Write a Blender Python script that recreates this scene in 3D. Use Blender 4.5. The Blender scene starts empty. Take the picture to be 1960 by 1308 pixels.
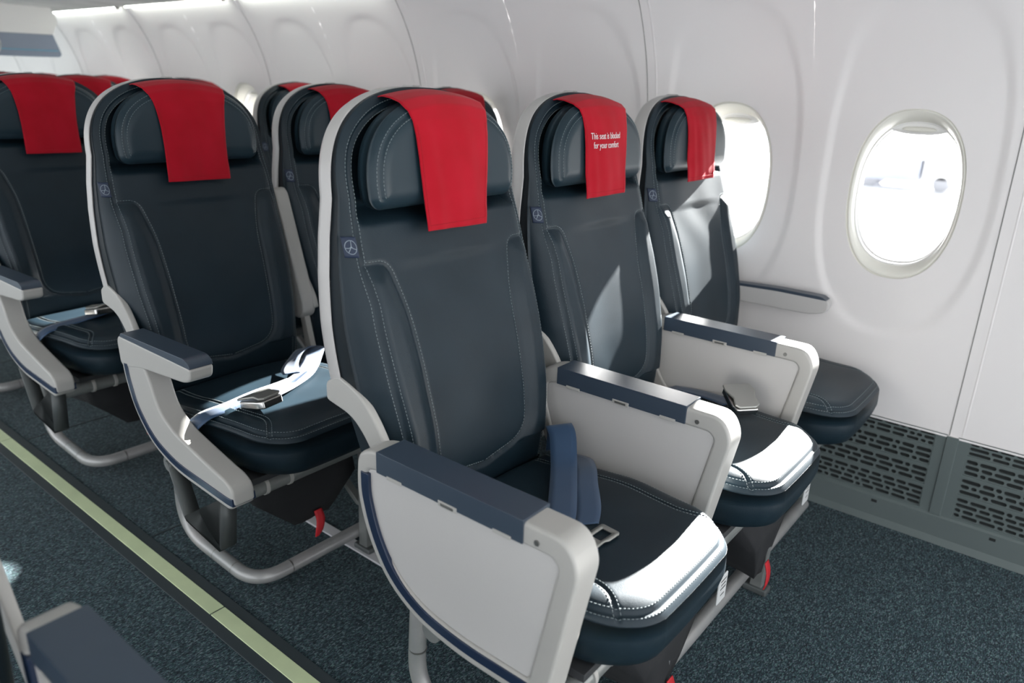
import bpy, bmesh, math, random
import numpy as np
from mathutils import Vector, Matrix

random.seed(7); rng = np.random.default_rng(7)
SC = bpy.context.scene
COL = SC.collection

# ------------------------------------------------------------------ camera
def setup_camera():
    W, H = 1960, 1308
    f = 1422.18
    X = np.array([2183 - 980, -(212.0 - 654), -f]); X /= np.linalg.norm(X)
    Y = np.array([-903 - 980, -(105.0 - 654), -f]); Y -= X * X.dot(Y); Y /= np.linalg.norm(Y)
    Z = np.cross(X, Y)
    R = np.array([X, Y, Z])
    cam = bpy.data.cameras.new('camera')
    cam.lens = 36.0 * f / W
    cam.sensor_width = 36.0
    cam.clip_start = 0.02
    cam.dof.use_dof = True
    cam.dof.focus_distance = 1.42
    cam.dof.aperture_fstop = 3.2
    o = bpy.data.objects.new('camera', cam); COL.objects.link(o)
    M4 = Matrix([[*R[0], 0.0], [*R[1], 0.0], [*R[2], 1.15], [0, 0, 0, 1]])
    o.matrix_world = M4
    SC.camera = o
setup_camera()

# ------------------------------------------------------------------ light
SC.view_settings.view_transform = 'Standard'
SC.view_settings.look = 'None'
SC.view_settings.gamma = 1.0
SC.view_settings.use_curve_mapping = False
SC.view_settings.exposure = 0.0

world = bpy.data.worlds.new('world'); SC.world = world
world.use_nodes = True
wn = world.node_tree.nodes; wl = world.node_tree.links
bg = wn['Background']
bg.inputs['Color'].default_value = (0.92, 0.955, 1.0, 1)
bg.inputs['Strength'].default_value = 2.4

SUN_DIR = Vector((-1.0, -0.010, -0.420)).normalized()
sun = bpy.data.lights.new('sun', 'SUN'); sun.energy = 85.0; sun.angle = math.radians(0.6)
sun.color = (1.0, 0.97, 0.92)
so = bpy.data.objects.new('sun', sun); COL.objects.link(so)
so.rotation_euler = SUN_DIR.to_track_quat('-Z', 'Y').to_euler()
so.location = (8, 0, 5)

# ------------------------------------------------------------------ materials
def mat(name, col, rough=0.5, metal=0.0, spec=0.5, bump=None, coat=0.0, sheen=0.0, emis=None):
    m = bpy.data.materials.new(name); m.use_nodes = True
    nt = m.node_tree; b = nt.nodes['Principled BSDF']
    b.inputs['Base Color'].default_value = (*col, 1)
    b.inputs['Roughness'].default_value = rough
    b.inputs['Metallic'].default_value = metal
    b.inputs['Specular IOR Level'].default_value = spec
    b.inputs['Coat Weight'].default_value = coat
    b.inputs['Sheen Weight'].default_value = sheen
    if emis:
        b.inputs['Emission Color'].default_value = (*emis[0], 1); b.inputs['Emission Strength'].default_value = emis[1]
    if bump:
        kind, scale, strength, dist = bump
        tc = nt.nodes.new('ShaderNodeTexCoord')
        if kind == 'noise':
            t = nt.nodes.new('ShaderNodeTexNoise'); t.inputs['Scale'].default_value = scale; t.inputs['Detail'].default_value = 3; out = t.outputs['Fac']
        elif kind == 'voronoi':
            t = nt.nodes.new('ShaderNodeTexVoronoi'); t.inputs['Scale'].default_value = scale; out = t.outputs['Distance']
        nt.links.new(tc.outputs['Object'], t.inputs['Vector'])
        bp = nt.nodes.new('ShaderNodeBump'); bp.inputs['Strength'].default_value = strength; bp.inputs['Distance'].default_value = dist
        nt.links.new(out, bp.inputs['Height']); nt.links.new(bp.outputs['Normal'], b.inputs['Normal'])
    return m

def vary(m, c1, c2, scale, detail=2.0, stretch=(1, 1, 1), lo=0.35, hi=0.65, kind='noise'):
    nt = m.node_tree; b = nt.nodes['Principled BSDF']
    tc = nt.nodes.new('ShaderNodeTexCoord'); mp = nt.nodes.new('ShaderNodeMapping'); mp.inputs['Scale'].default_value = stretch
    t = nt.nodes.new('ShaderNodeTexNoise'); t.inputs['Scale'].default_value = scale; t.inputs['Detail'].default_value = detail
    r = nt.nodes.new('ShaderNodeValToRGB')
    r.color_ramp.elements[0].position = lo; r.color_ramp.elements[0].color = (*c1, 1)
    r.color_ramp.elements[1].position = hi; r.color_ramp.elements[1].color = (*c2, 1)
    nt.links.new(tc.outputs['Object'], mp.inputs['Vector']); nt.links.new(mp.outputs['Vector'], t.inputs['Vector'])
    nt.links.new(t.outputs['Fac'], r.inputs['Fac']); nt.links.new(r.outputs['Color'], b.inputs['Base Color'])
    return r

M = {}
M['leather'] = mat('navy_leather', (0.010, 0.022, 0.036), 0.44, spec=0.32, bump=('voronoi', 900, 0.22, 0.0006))
vary(M['leather'], (0.005, 0.0135, 0.0205), (0.008, 0.019, 0.028), 6, 4)
M['leather_head'] = mat('navy_headrest_leather', (0.012, 0.026, 0.036), 0.40, spec=0.30, bump=('noise', 500, 0.10, 0.0005))
M['stitch'] = mat('pale_thread', (0.15, 0.18, 0.19), 0.75)
M['red'] = mat('red_cloth', (0.40, 0.006, 0.018), 0.85, spec=0.12, sheen=0.08, bump=('noise', 1400, 0.25, 0.0006))
vary(M['red'], (0.34, 0.004, 0.013), (0.38, 0.005, 0.017), 14, 2)
M['white_thread'] = mat('white_embroidery', (0.80, 0.74, 0.74), 0.6)
M['plastic'] = mat('warm_grey_plastic', (0.40, 0.39, 0.37), 0.42, bump=('noise', 700, 0.05, 0.0004))
M['plastic_panel'] = mat('pale_grey_panel', (0.50, 0.488, 0.478), 0.5, bump=('noise', 900, 0.08, 0.0004))
M['shell'] = mat('seat_shell_plastic', (0.44, 0.425, 0.415), 0.38)
M['pad'] = mat('slate_blue_pad', (0.036, 0.053, 0.078), 0.36, spec=0.6, bump=('noise', 900, 0.12, 0.0005))
M['blue_trim'] = mat('navy_trim', (0.012, 0.024, 0.055), 0.25, spec=0.6)
M['metal_paint'] = mat('grey_painted_tube', (0.30, 0.31, 0.31), 0.36, metal=0.35)
vary(M['metal_paint'], (0.19, 0.205, 0.20), (0.27, 0.275, 0.268), 9, 5)
M['bar_paint'] = mat('pale_grey_bar', (0.34, 0.335, 0.33), 0.34, metal=0.3)
vary(M['bar_paint'], (0.29, 0.30, 0.295), (0.39, 0.38, 0.375), 9, 5)
M['dark_metal'] = mat('dark_grey_bracket', (0.10, 0.11, 0.11), 0.45, metal=0.3)
M['chrome'] = mat('brushed_steel', (0.62, 0.61, 0.59), 0.22, metal=1.0, bump=('noise', 300, 0.04, 0.0004))
M['buckle_paint'] = mat('grey_buckle_plate', (0.34, 0.34, 0.32), 0.38, metal=0.6)
M['black'] = mat('black_fabric', (0.012, 0.013, 0.015), 0.85, bump=('noise', 300, 0.3, 0.001))
M['pan'] = mat('dark_seat_pan', (0.03, 0.032, 0.035), 0.6)
M['belt'] = mat('blue_webbing', (0.012, 0.045, 0.105), 0.55, sheen=0.2, bump=('noise', 900, 0.25, 0.0006))
M['red_tab'] = mat('red_pull_tab', (0.50, 0.012, 0.02), 0.6)
M['label'] = mat('navy_label', (0.008, 0.018, 0.045), 0.6)
M['label_print'] = mat('pale_label_print', (0.22, 0.26, 0.30), 0.6)
M['placard'] = mat('white_placard', (0.55, 0.56, 0.56), 0.5)
M['screw'] = mat('screw_grey', (0.25, 0.25, 0.24), 0.35, metal=0.8)
M['dark'] = mat('dark_print', (0.03, 0.03, 0.03), 0.6)
M['wall'] = mat('cabin_wall_plastic', (0.78, 0.75, 0.742), 0.48, bump=('noise', 500, 0.06, 0.0005))
M['bezel'] = mat('cream_window_bezel', (0.76, 0.745, 0.68), 0.38)
M['bezel_white'] = mat('white_window_surround', (0.80, 0.79, 0.77), 0.35)
M['seam'] = mat('grey_seam_gasket', (0.22, 0.22, 0.21), 0.6)
M['ceiling'] = mat('white_bin_plastic', (0.52, 0.52, 0.50), 0.5)
vary(M['ceiling'], (0.62, 0.63, 0.61), (0.74, 0.74, 0.72), 5, 4, lo=0.4, hi=0.6)
M['dado'] = mat('grey_green_vent_panel', (0.105, 0.130, 0.128), 0.55, bump=('noise', 500, 0.1, 0.0004))
M['vent_dark'] = mat('vent_backing', (0.010, 0.013, 0.013), 0.8)
M['strip'] = mat('photoluminescent_strip', (0.50, 0.62, 0.33), 0.42)
vary(M['strip'], (0.56, 0.65, 0.40), (0.62, 0.71, 0.44), 12, 4)
M['strip_edge'] = mat('dark_strip_edging', (0.030, 0.042, 0.048), 0.55)
M['track'] = mat('pale_track_cover', (0.55, 0.55, 0.57), 0.35)
M['light'] = mat('light_tube', (0.9, 0.95, 0.9), 0.4, emis=((0.93, 1.0, 0.92), 16.0))
M['divider_glass'] = mat('smoked_blue_panel', (0.24, 0.28, 0.35), 0.25)
M['cyan'] = mat('cyan_line', (0.10, 0.42, 0.60), 0.4)
M['tarmac'] = mat('pale_apron', (0.62, 0.62, 0.62), 0.9)
M['truck'] = mat('pale_truck_body', (0.40, 0.42, 0.49), 0.5)
M['truck_white'] = mat('white_truck_body', (0.8, 0.8, 0.8), 0.5)
M['rubber'] = mat('tyre_rubber', (0.34, 0.34, 0.36), 0.8)

# carpet
def carpet():
    m = bpy.data.materials.new('speckled_teal_carpet'); m.use_nodes = True
    nt = m.node_tree; b = nt.nodes['Principled BSDF']; b.inputs['Roughness'].default_value = 0.95
    b.inputs['Specular IOR Level'].default_value = 0.15
    b.inputs['Sheen Weight'].default_value = 0.1
    tc = nt.nodes.new('ShaderNodeTexCoord')
    mp = nt.nodes.new('ShaderNodeMapping'); mp.inputs['Scale'].default_value = (1.0, 2.2, 1.0); mp.inputs['Rotation'].default_value = (0, 0, 0.5)
    nt.links.new(tc.outputs['Object'], mp.inputs['Vector'])
    wob = nt.nodes.new('ShaderNodeTexNoise'); wob.inputs['Scale'].default_value = 300
    nt.links.new(mp.outputs['Vector'], wob.inputs['Vector'])
    vm = nt.nodes.new('ShaderNodeVectorMath'); vm.operation = 'MULTIPLY_ADD'; vm.inputs[1].default_value = (0.006, 0.006, 0.006)
    nt.links.new(wob.outputs['Color'], vm.inputs[0]); nt.links.new(mp.outputs['Vector'], vm.inputs[2])
    n1 = nt.nodes.new('ShaderNodeTexVoronoi'); n1.inputs['Scale'].default_value = 230
    nt.links.new(vm.outputs[0], n1.inputs['Vector'])
    sep = nt.nodes.new('ShaderNodeSeparateColor'); nt.links.new(n1.outputs['Color'], sep.inputs[0])
    r = nt.nodes.new('ShaderNodeValToRGB'); cr = r.color_ramp
    cr.elements[0].position = 0.05; cr.elements[0].color = (0.006, 0.011, 0.016, 1)
    cr.elements[1].position = 1.0; cr.elements[1].color = (0.150, 0.195, 0.195, 1)
    e = cr.elements.new(0.50); e.color = (0.022, 0.044, 0.053, 1)
    e = cr.elements.new(0.80); e.color = (0.055, 0.090, 0.098, 1)
    nt.links.new(sep.outputs[0], r.inputs['Fac'])
    n2 = nt.nodes.new('ShaderNodeTexNoise'); n2.inputs['Scale'].default_value = 120; n2.inputs['Detail'].default_value = 1
    nt.links.new(mp.outputs['Vector'], n2.inputs['Vector'])
    r2 = nt.nodes.new('ShaderNodeValToRGB')
    r2.color_ramp.elements[0].position = 0.4; r2.color_ramp.elements[0].color = (0.75, 1.0, 0.95, 1)
    r2.color_ramp.elements[1].position = 0.6; r2.color_ramp.elements[1].color = (1.05, 0.95, 1.1, 1)
    nt.links.new(n2.outputs['Fac'], r2.inputs['Fac'])
    mx = nt.nodes.new('ShaderNodeMix'); mx.data_type = 'RGBA'; mx.blend_type = 'MULTIPLY'; mx.inputs[0].default_value = 1.0
    nt.links.new(r.outputs['Color'], mx.inputs[6]); nt.links.new(r2.outputs['Color'], mx.inputs[7])
    nt.links.new(mx.outputs[2], b.inputs['Base Color'])
    bp = nt.nodes.new('ShaderNodeBump'); bp.inputs['Strength'].default_value = 0.6; bp.inputs['Distance'].default_value = 0.002
    nt.links.new(sep.outputs[1], bp.inputs['Height']); nt.links.new(bp.outputs['Normal'], b.inputs['Normal'])
    return m
M['carpet'] = carpet()

def glass():
    m = bpy.data.materials.new('window_pane'); m.use_nodes = True
    nt = m.node_tree; nt.nodes.clear()
    out = nt.nodes.new('ShaderNodeOutputMaterial'); mix = nt.nodes.new('ShaderNodeMixShader')
    tr = nt.nodes.new('ShaderNodeBsdfTransparent'); gl = nt.nodes.new('ShaderNodeBsdfGlossy'); gl.inputs['Roughness'].default_value = 0.05
    tr.inputs['Color'].default_value = (0.93, 0.95, 0.97, 1)
    fr = nt.nodes.new('ShaderNodeFresnel'); fr.inputs['IOR'].default_value = 1.25
    nt.links.new(fr.outputs[0], mix.inputs[0]); nt.links.new(tr.outputs[0], mix.inputs[1]); nt.links.new(gl.outputs[0], mix.inputs[2])
    nt.links.new(mix.outputs[0], out.inputs[0])
    return m
M['glass'] = glass()

# ------------------------------------------------------------------ helpers
def newobj(name, me, m, parent=None, smooth=True):
    if m: me.materials.append(m)
    if smooth: me.polygons.foreach_set('use_smooth', [True] * len(me.polygons))
    o = bpy.data.objects.new(name, me); COL.objects.link(o)
    if parent: o.parent = parent
    return o
def pydata(name, v, f, m, parent=None, smooth=True):
    me = bpy.data.meshes.new(name); me.from_pydata([tuple(map(float, p)) for p in v], [], [tuple(int(i) for i in q) for q in f]); me.update()
    return newobj(name, me, m, parent, smooth)
def frombm(name, bm, m, parent=None, smooth=True):
    bmesh.ops.recalc_face_normals(bm, faces=bm.faces)
    me = bpy.data.meshes.new(name); bm.to_mesh(me); bm.free()
    return newobj(name, me, m, parent, smooth)
def bev(o, w=0.004, seg=3, ang=35):
    md = o.modifiers.new('bevel', 'BEVEL'); md.width = w; md.segments = seg; md.limit_method = 'ANGLE'; md.angle_limit = math.radians(ang)
    md.harden_normals = False
    wn_ = o.modifiers.new('wn', 'WEIGHTED_NORMAL'); wn_.keep_sharp = False
    return o
def empty(name, loc, label=None, cat=None, group=None):
    o = bpy.data.objects.new(name, None); COL.objects.link(o); o.location = loc; o.empty_display_size = 0.1
    tag(o, label, cat, group); return o
def tag(o, label=None, cat=None, group=None, kind=None):
    if label: o['label'] = label
    if cat: o['category'] = cat
    if group: o['group'] = group
    if kind: o['kind'] = kind
    return o
def struct(o): o['kind'] = 'structure'; return o
def dup(root, loc, label=None, group=None, keep=None):
    r = root.copy(); COL.objects.link(r); r.location = loc
    if label: r['label'] = label
    if group: r['group'] = group
    for ch in list(root.children):
        if keep and not keep(ch): continue
        c = ch.copy(); COL.objects.link(c); c.parent = r
        for g in list(ch.children):
            d = g.copy(); COL.objects.link(d); d.parent = c
    return r

def bmbox(bm, x0, x1, y0, y1, z0, z1):
    vs = [bm.verts.new(p) for p in ((x0,y0,z0),(x1,y0,z0),(x1,y1,z0),(x0,y1,z0),(x0,y0,z1),(x1,y0,z1),(x1,y1,z1),(x0,y1,z1))]
    for q in ((0,3,2,1),(4,5,6,7),(0,1,5,4),(1,2,6,5),(2,3,7,6),(3,0,4,7)): bm.faces.new([vs[i] for i in q])
    return vs
def box(name, x0, x1, y0, y1, z0, z1, m, parent=None, b=0.003):
    bm = bmesh.new(); bmbox(bm, x0, x1, y0, y1, z0, z1)
    o = frombm(name, bm, m, parent)
    if b: bev(o, b)
    else: o.data.polygons.foreach_set('use_smooth', [False]*len(o.data.polygons))
    return o

def roundpoly(pts, rad, seg=5, closed=True):
    """round the corners of a 2-D (or 3-D) polyline"""
    P = [np.array(p, float) for p in pts]; n = len(P); out = []
    for i in range(n):
        r = rad[i] if isinstance(rad, (list, tuple)) else rad
        if (not closed and i in (0, n-1)) or r <= 0: out.append(P[i]); continue
        a, b, c = P[i-1], P[i], P[(i+1) % n]
        la, lc = np.linalg.norm(a-b), np.linalg.norm(c-b)
        d = min(r, la*0.48, lc*0.48)
        p0 = b + (a-b)/la*d; p1 = b + (c-b)/lc*d
        for k in range(seg+1):
            t = k/seg; out.append((1-t)**2*p0 + 2*t*(1-t)*b + t*t*p1)
    return out

def prism(name, prof, x0, x1, m, parent=None, b=0.005, seg=3):
    """yz profile extruded along x"""
    bm = bmesh.new(); n = len(prof)
    A = [bm.verts.new((x0, p[0], p[1])) for p in prof]; B = [bm.verts.new((x1, p[0], p[1])) for p in prof]
    bm.faces.new(A); bm.faces.new(B[::-1])
    for i in range(n): bm.faces.new((A[i], B[i], B[(i+1) % n], A[(i+1) % n]))
    bmesh.ops.recalc_face_normals(bm, faces=bm.faces)
    o = frombm(name, bm, m, parent)
    if b: bev(o, b, seg, 50)
    return o
def ringprism(name, outer, inner, x0, x1, m, parent=None, b=0.004):
    bm = bmesh.new(); n = len(outer)
    R = [[bm.verts.new((x, p[0], p[1])) for p in pr] for x in (x0, x1) for pr in (outer, inner)]
    oA, iA, oB, iB = R
    for i in range(n):
        j = (i+1) % n
        bm.faces.new((oA[i], oA[j], iA[j], iA[i])); bm.faces.new((oB[i], iB[i], iB[j], oB[j]))
        bm.faces.new((oA[i], oB[i], oB[j], oA[j])); bm.faces.new((iA[i], iA[j], iB[j], iB[i]))
    o = frombm(name, bm, m, parent)
    if b: bev(o, b, 3, 50)
    return o

def tube_geo(path, r, n=16, cap=True):
    P = [np.array(p, float) for p in path]; V = []; F = []
    T = []
    for i in range(len(P)):
        a = P[max(i-1, 0)]; b = P[min(i+1, len(P)-1)]; t = b-a; T.append(t/np.linalg.norm(t))
    up = np.array([0, 0, 1.0]) if abs(T[0][2]) < 0.9 else np.array([0, 1.0, 0])
    u = np.cross(T[0], up); u /= np.linalg.norm(u)
    for i, p in enumerate(P):
        u = u - T[i]*u.dot(T[i]); u /= np.linalg.norm(u); v = np.cross(T[i], u)
        rr = r[i] if isinstance(r, (list, tuple)) else r
        for k in range(n):
            a = 2*math.pi*k/n; V.append(p + rr*(math.cos(a)*u + math.sin(a)*v))
    for i in range(len(P)-1):
        for k in range(n):
            F.append((i*n+k, i*n+(k+1) % n, (i+1)*n+(k+1) % n, (i+1)*n+k))
    if cap:
        F.append(tuple(range(n))[::-1]); F.append(tuple(range((len(P)-1)*n, len(P)*n)))
    return V, F
def tube(name, path, r, m, parent=None, n=16):
    V, F = tube_geo(path, r, n); o = pydata(name, V, F, m, parent)
    md = o.modifiers.new('es', 'EDGE_SPLIT'); md.split_angle = math.radians(50)
    return o
def join_geo(parts):
    V = []; F = []
    for v, f in parts:
        k = len(V); V += [tuple(p) for p in v]; F += [tuple(i+k for i in q) for q in f]
    return V, F

def ribbon(name, cen, wid, hw, m, parent=None, th=0.0018, sub=6, nw=5, wob=0.0):
    """cen: centre points, wid: unit width directions, hw half-widths"""
    C = np.array(cen, float); Wd = np.array(wid, float); hw = np.array([hw]*len(C) if np.isscalar(hw) else hw, float)
    n = len(C); T = np.linspace(0, n-1, (n-1)*sub+1)
    def cr(A, t):
        i = int(min(math.floor(t), n-2)); u = t-i
        p0, p1, p2, p3 = A[max(i-1, 0)], A[i], A[i+1], A[min(i+2, n-1)]
        return 0.5*((2*p1)+(-p0+p2)*u+(2*p0-5*p1+4*p2-p3)*u*u+(-p0+3*p1-3*p2+p3)*u**3)
    V = []; F = []
    for t in T:
        c = cr(C, t); w = cr(Wd, t); w = w/np.linalg.norm(w); h = float(cr(hw, t))
        for k in range(nw):
            s = 2*k/(nw-1)-1
            V.append(c + w*h*s + np.array([0, 0, wob*math.sin(3.1*t+2.2*s)]))
    for i in range(len(T)-1):
        for k in range(nw-1):
            a = i*nw+k; F.append((a, a+1, a+nw+1, a+nw))
    o = pydata(name, V, F, m, parent)
    s = o.modifiers.new('solid', 'SOLIDIFY'); s.thickness = th; s.offset = 0
    return o

def seg_dist(P, poly):
    """distance from points (N,2) to polyline (K,2)"""
    P = np.asarray(P, float); poly = np.asarray(poly, float)
    best = np.full(len(P), 1e9)
    for a, b in zip(poly[:-1], poly[1:]):
        ab = b-a; L = ab.dot(ab)
        if L < 1e-14: continue
        t = np.clip(((P-a)@ab)/L, 0, 1)
        best = np.minimum(best, np.linalg.norm(P-a-t[:, None]*ab, axis=1))
    return best
def smooth(x): x = np.clip(x, 0, 1); return x*x*(3-2*x)
def resample(poly, step):
    poly = np.asarray(poly, float); d = np.r_[0, np.cumsum(np.linalg.norm(np.diff(poly, axis=0), axis=1))]
    n = max(2, int(d[-1]/step)); s = np.linspace(0, d[-1], n+1)
    return np.stack([np.interp(s, d, poly[:, k]) for k in range(poly.shape[1])], 1)
def offset2(poly, d):
    poly = np.asarray(poly, float); t = np.gradient(poly, axis=0); t /= np.linalg.norm(t, axis=1)[:, None]+1e-12
    return poly + d*np.stack([-t[:, 1], t[:, 0]], 1)
def stitches(name, lines, m, parent, pitch=0.0062, ln=0.0040, w=0.0011, h=0.0007):
    """lines: list of (points3d, normals3d) dense polylines"""
    V = []; F = []
    for P, N in lines:
        P = np.asarray(P); N = np.asarray(N)
        d = np.r_[0, np.cumsum(np.linalg.norm(np.diff(P, axis=0), axis=1))]
        s = 0.0
        while s+ln < d[-1]:
            a = np.array([np.interp(s, d, P[:, k]) for k in range(3)]); b = np.array([np.interp(s+ln, d, P[:, k]) for k in range(3)])
            nn = np.array([np.interp(s, d, N[:, k]) for k in range(3)]); nn /= np.linalg.norm(nn)+1e-9
            t = b-a; t /= np.linalg.norm(t)+1e-9; sd = np.cross(t, nn)*w/2
            k = len(V)
            for q in (a, b):
                for sg, hh in ((-1, -0.3), (-0.6, 1), (0.6, 1), (1, -0.3)):
                    V.append(q+sd*sg+nn*h*hh)
            F += [(k, k+1, k+5, k+4), (k+1, k+2, k+6, k+5), (k+2, k+3, k+7, k+6), (k, k+3, k+2, k+1), (k+4, k+5, k+6, k+7)]
            s += pitch
    return pydata(name, V, F, m, parent)

# ------------------------------------------------------------------ backrest
ZS, ZT = 0.98, 1.1478
def hw_back(z):
    z = np.asarray(z, float)
    lo = np.interp(z, [0.40, 0.50, 0.60, 0.68, 0.78, 0.86, 0.92, 0.98], [0.206, 0.210, 0.218, 0.226, 0.229, 0.2265, 0.2215, 0.212])
    q = np.clip((z-ZS)/(ZT-ZS), 0, 1)
    return np.where(z > ZS, 0.212*np.maximum(1-q**2.6, 0)**(1/2.2), lo)
zz_ = np.linspace(0.38, 1.2, 420)
_by = np.interp(zz_, [0.42, 0.50, 0.60, 0.70, 0.80, 0.86, 0.93, 1.0, 1.2], [0.808, 0.797, 0.807, 0.833, 0.864, 0.884, 0.904, 0.924, 0.975])
_by = np.convolve(np.pad(_by, 20, 'edge'), np.ones(41)/41, 'valid')
def base_y(z): return np.interp(z, zz_, _by)
_ye = np.interp(zz_, [0.40, 0.50, 0.58, 0.66, 0.74, 0.82, 0.92, 1.0, 1.06, 1.2], [0.850, 0.868, 0.893, 0.918, 0.934, 0.940, 0.942, 0.945, 0.952, 0.990])
_ye = np.convolve(np.pad(_ye, 15, 'edge'), np.ones(31)/31, 'valid')
def edge_y(z): return np.interp(z, zz_, _ye)
_oz = np.r_[np.linspace(0.405, ZS, 110), ZS+(ZT-ZS)*np.sin(np.linspace(0, math.pi/2, 110))[1:]]
_ol = np.stack([hw_back(_oz), _oz], 1)
OUT_BACK = np.vstack([_ol, (_ol*[-1, 1])[::-1], _ol[:1]])
# seam curves (x,z), right half
def side_seam():
    z = np.r_[np.linspace(0.42, ZS, 60), ZS+(ZT-ZS)*np.sin(np.linspace(0, math.pi/2, 50))[1:]]
    x = hw_back(z)
    P = np.stack([x, z], 1)
    off = np.interp(z, [0.45, 0.60, 0.82, 0.88, 0.93, 0.97, 1.15], [0.030, 0.030, 0.030, 0.024, 0.022, 0.019, 0.018])
    t = np.gradient(P, axis=0); t /= np.linalg.norm(t, axis=1)[:, None]
    Q = P + off[:, None]*np.stack([-t[:, 1], t[:, 0]], 1)
    Q = Q[Q[:, 0] > 0.0]
    return Q
SEAM_SIDE = side_seam()
SEAM_PANEL = np.array(roundpoly([(0.196, 0.878), (0.155, 0.878), (0.134, 0.80), (0.128, 0.66), (0.122, 0.505), (0.0, 0.487)], [0, .05, .06, .05, .12, 0], 10, False))
def mir(P): return np.asarray(P)*np.array([-1, 1])
def back_y(x, z, groove=True):
    x = np.asarray(x, float); z = np.asarray(z, float)
    P = np.stack([np.abs(x), z], 1)
    D = seg_dist(np.stack([x, z], 1), OUT_BACK)
    y = base_y(z).copy()
    q = np.clip((D+0.003)/0.048, 0, 1); y += (edge_y(z)-y)*(1-np.sqrt(np.clip(1-(1-q)**2, 0, 1)))
    # recess behind the headrest
    rec = smooth((z-0.935)/0.03)*smooth((D-0.022)/0.016)
    y += 0.040*rec
    # bolster swell outside the centre panel, gentle dish inside
    d = seg_dist(P, SEAM_PANEL)
    below = smooth((0.878-z)/0.02)
    inside = np.abs(x) < np.interp(z, SEAM_PANEL[::-1, 1], SEAM_PANEL[::-1, 0])
    side = np.where((~inside) & (z < 0.878) & (z > 0.50), smooth(d/0.03), 0)
    y -= 0.010*side*smooth((D-0.015)/0.03)
    y += np.where(inside, 0.005*(1-(x/0.14)**2), 0)*below
    if groove:
        g = np.minimum(d, 1e9); y += 0.0045*np.exp(-(g/0.0032)**2)
        ds = seg_dist(P, SEAM_SIDE); y += 0.0040*np.exp(-(ds/0.0030)**2)
        # soft wrinkles
        y += 0.0012*np.sin(x*31+1.3*np.sin(z*23))*np.sin(z*17+x*9)
    return y
def back_normals(P2):
    e = 0.0015
    dx = (back_y(P2[:, 0]+e, P2[:, 1], False)-back_y(P2[:, 0]-e, P2[:, 1], False))/(2*e)
    dz = (back_y(P2[:, 0], P2[:, 1]+e, False)-back_y(P2[:, 0], P2[:, 1]-e, False))/(2*e)
    N = np.stack([dx, -np.ones(len(dx)), dz], 1); return N/np.linalg.norm(N, axis=1)[:, None]

def build_backrest(parent):
    zs = np.r_[np.linspace(0.405, 0.98, 156), ZS+(ZT-0.0006-ZS)*np.sin(np.linspace(0, math.pi/2, 56))[1:]]
    u = np.linspace(-1, 1, 131); u = 0.72*u+0.28*np.sin(u*math.pi/2)
    X = np.array([hw_back(z)*u for z in zs]); Z = np.repeat(zs[:, None], len(u), 1)
    Yv = back_y(X.ravel(), Z.ravel()).reshape(X.shape)
    R, Cn = X.shape
    V = [(X[i, j], Yv[i, j], Z[i, j]) for i in range(R) for j in range(Cn)]
    F = [(i*Cn+j, i*Cn+j+1, (i+1)*Cn+j+1, (i+1)*Cn+j) for i in range(R-1) for j in range(Cn-1)]
    # cushion flank running back to the shell, closed behind
    loop = [i*Cn for i in range(R)] + [(R-1)*Cn+j for j in range(1, Cn)] + [i*Cn+Cn-1 for i in range(R-2, -1, -1)] + [j for j in range(Cn-2, 0, -1)]
    prev = loop
    for dy, s in ((0.010, 1.0), (0.022, 0.93)):
        k = len(V)
        for a in loop:
            x, y, z = V[a]; V.append((x*s, edge_y(z)+dy, 0.9+(z-0.9)*(0.5+0.5*s)))
        cur = list(range(k, k+len(loop)))
        for a in range(len(loop)):
            b = (a+1) % len(loop); F.append((prev[b], prev[a], cur[a], cur[b]))
        prev = cur
    F.append(tuple(prev))
    o = pydata('backrest', V, F, M['leather'], parent)
    # stitching
    L = []
    for sgn in (1, -1):
        for base in (SEAM_SIDE, SEAM_PANEL):
            for off in (-0.0052, 0.0052):
                if base is SEAM_PANEL and off > 0: continue
                Q = resample(base, 0.003); Q = offset2(Q, off)
                if sgn < 0: Q = mir(Q)
                Yq = back_y(Q[:, 0], Q[:, 1]); N = back_normals(Q)
                L.append((np.stack([Q[:, 0], Yq, Q[:, 1]], 1), N))
    stitches('stitching', L, M['stitch'], o)
    return o

def build_shell(parent):
    zs = np.r_[np.linspace(0.64, 0.98, 60), ZS+(ZT+0.003-ZS)*np.sin(np.linspace(0, math.pi/2, 40))[1:]]
    n = len(zs)
    half = np.stack([hw_back(np.minimum(zs, ZT-1e-5)), zs], 1)
    half[:, 0] += 0.0035
    loop = np.vstack([half, (half*[-1, 1])[::-1][1:]])
    V = []; F = []; rings = []
    def ring(sc, dy, ins):
        k = len(V)
        for x, z in loop:
            V.append((x*sc, edge_y(z)+dy, (z-0.9)*(sc*0.5+0.5)+0.9-ins))
        rings.append(range(k, k+len(loop)))
    ring(0.982, 0.005, 0.002); ring(0.996, 0.001, 0.0); ring(1.0, 0.004, 0); ring(1.0, 0.024, 0); ring(0.985, 0.034, 0.002); ring(0.90, 0.050, 0.01); ring(0.55, 0.056, 0.03); ring(0.02, 0.060, 0.05)
    m_ = len(loop)
    for a, b in zip(rings[:-1], rings[1:]):
        for i in range(m_):
            j = (i+1) % m_; F.append((a[i], a[j], b[j], b[i]))
    return pydata('back_shell', V, F, M['shell'], parent)

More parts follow.
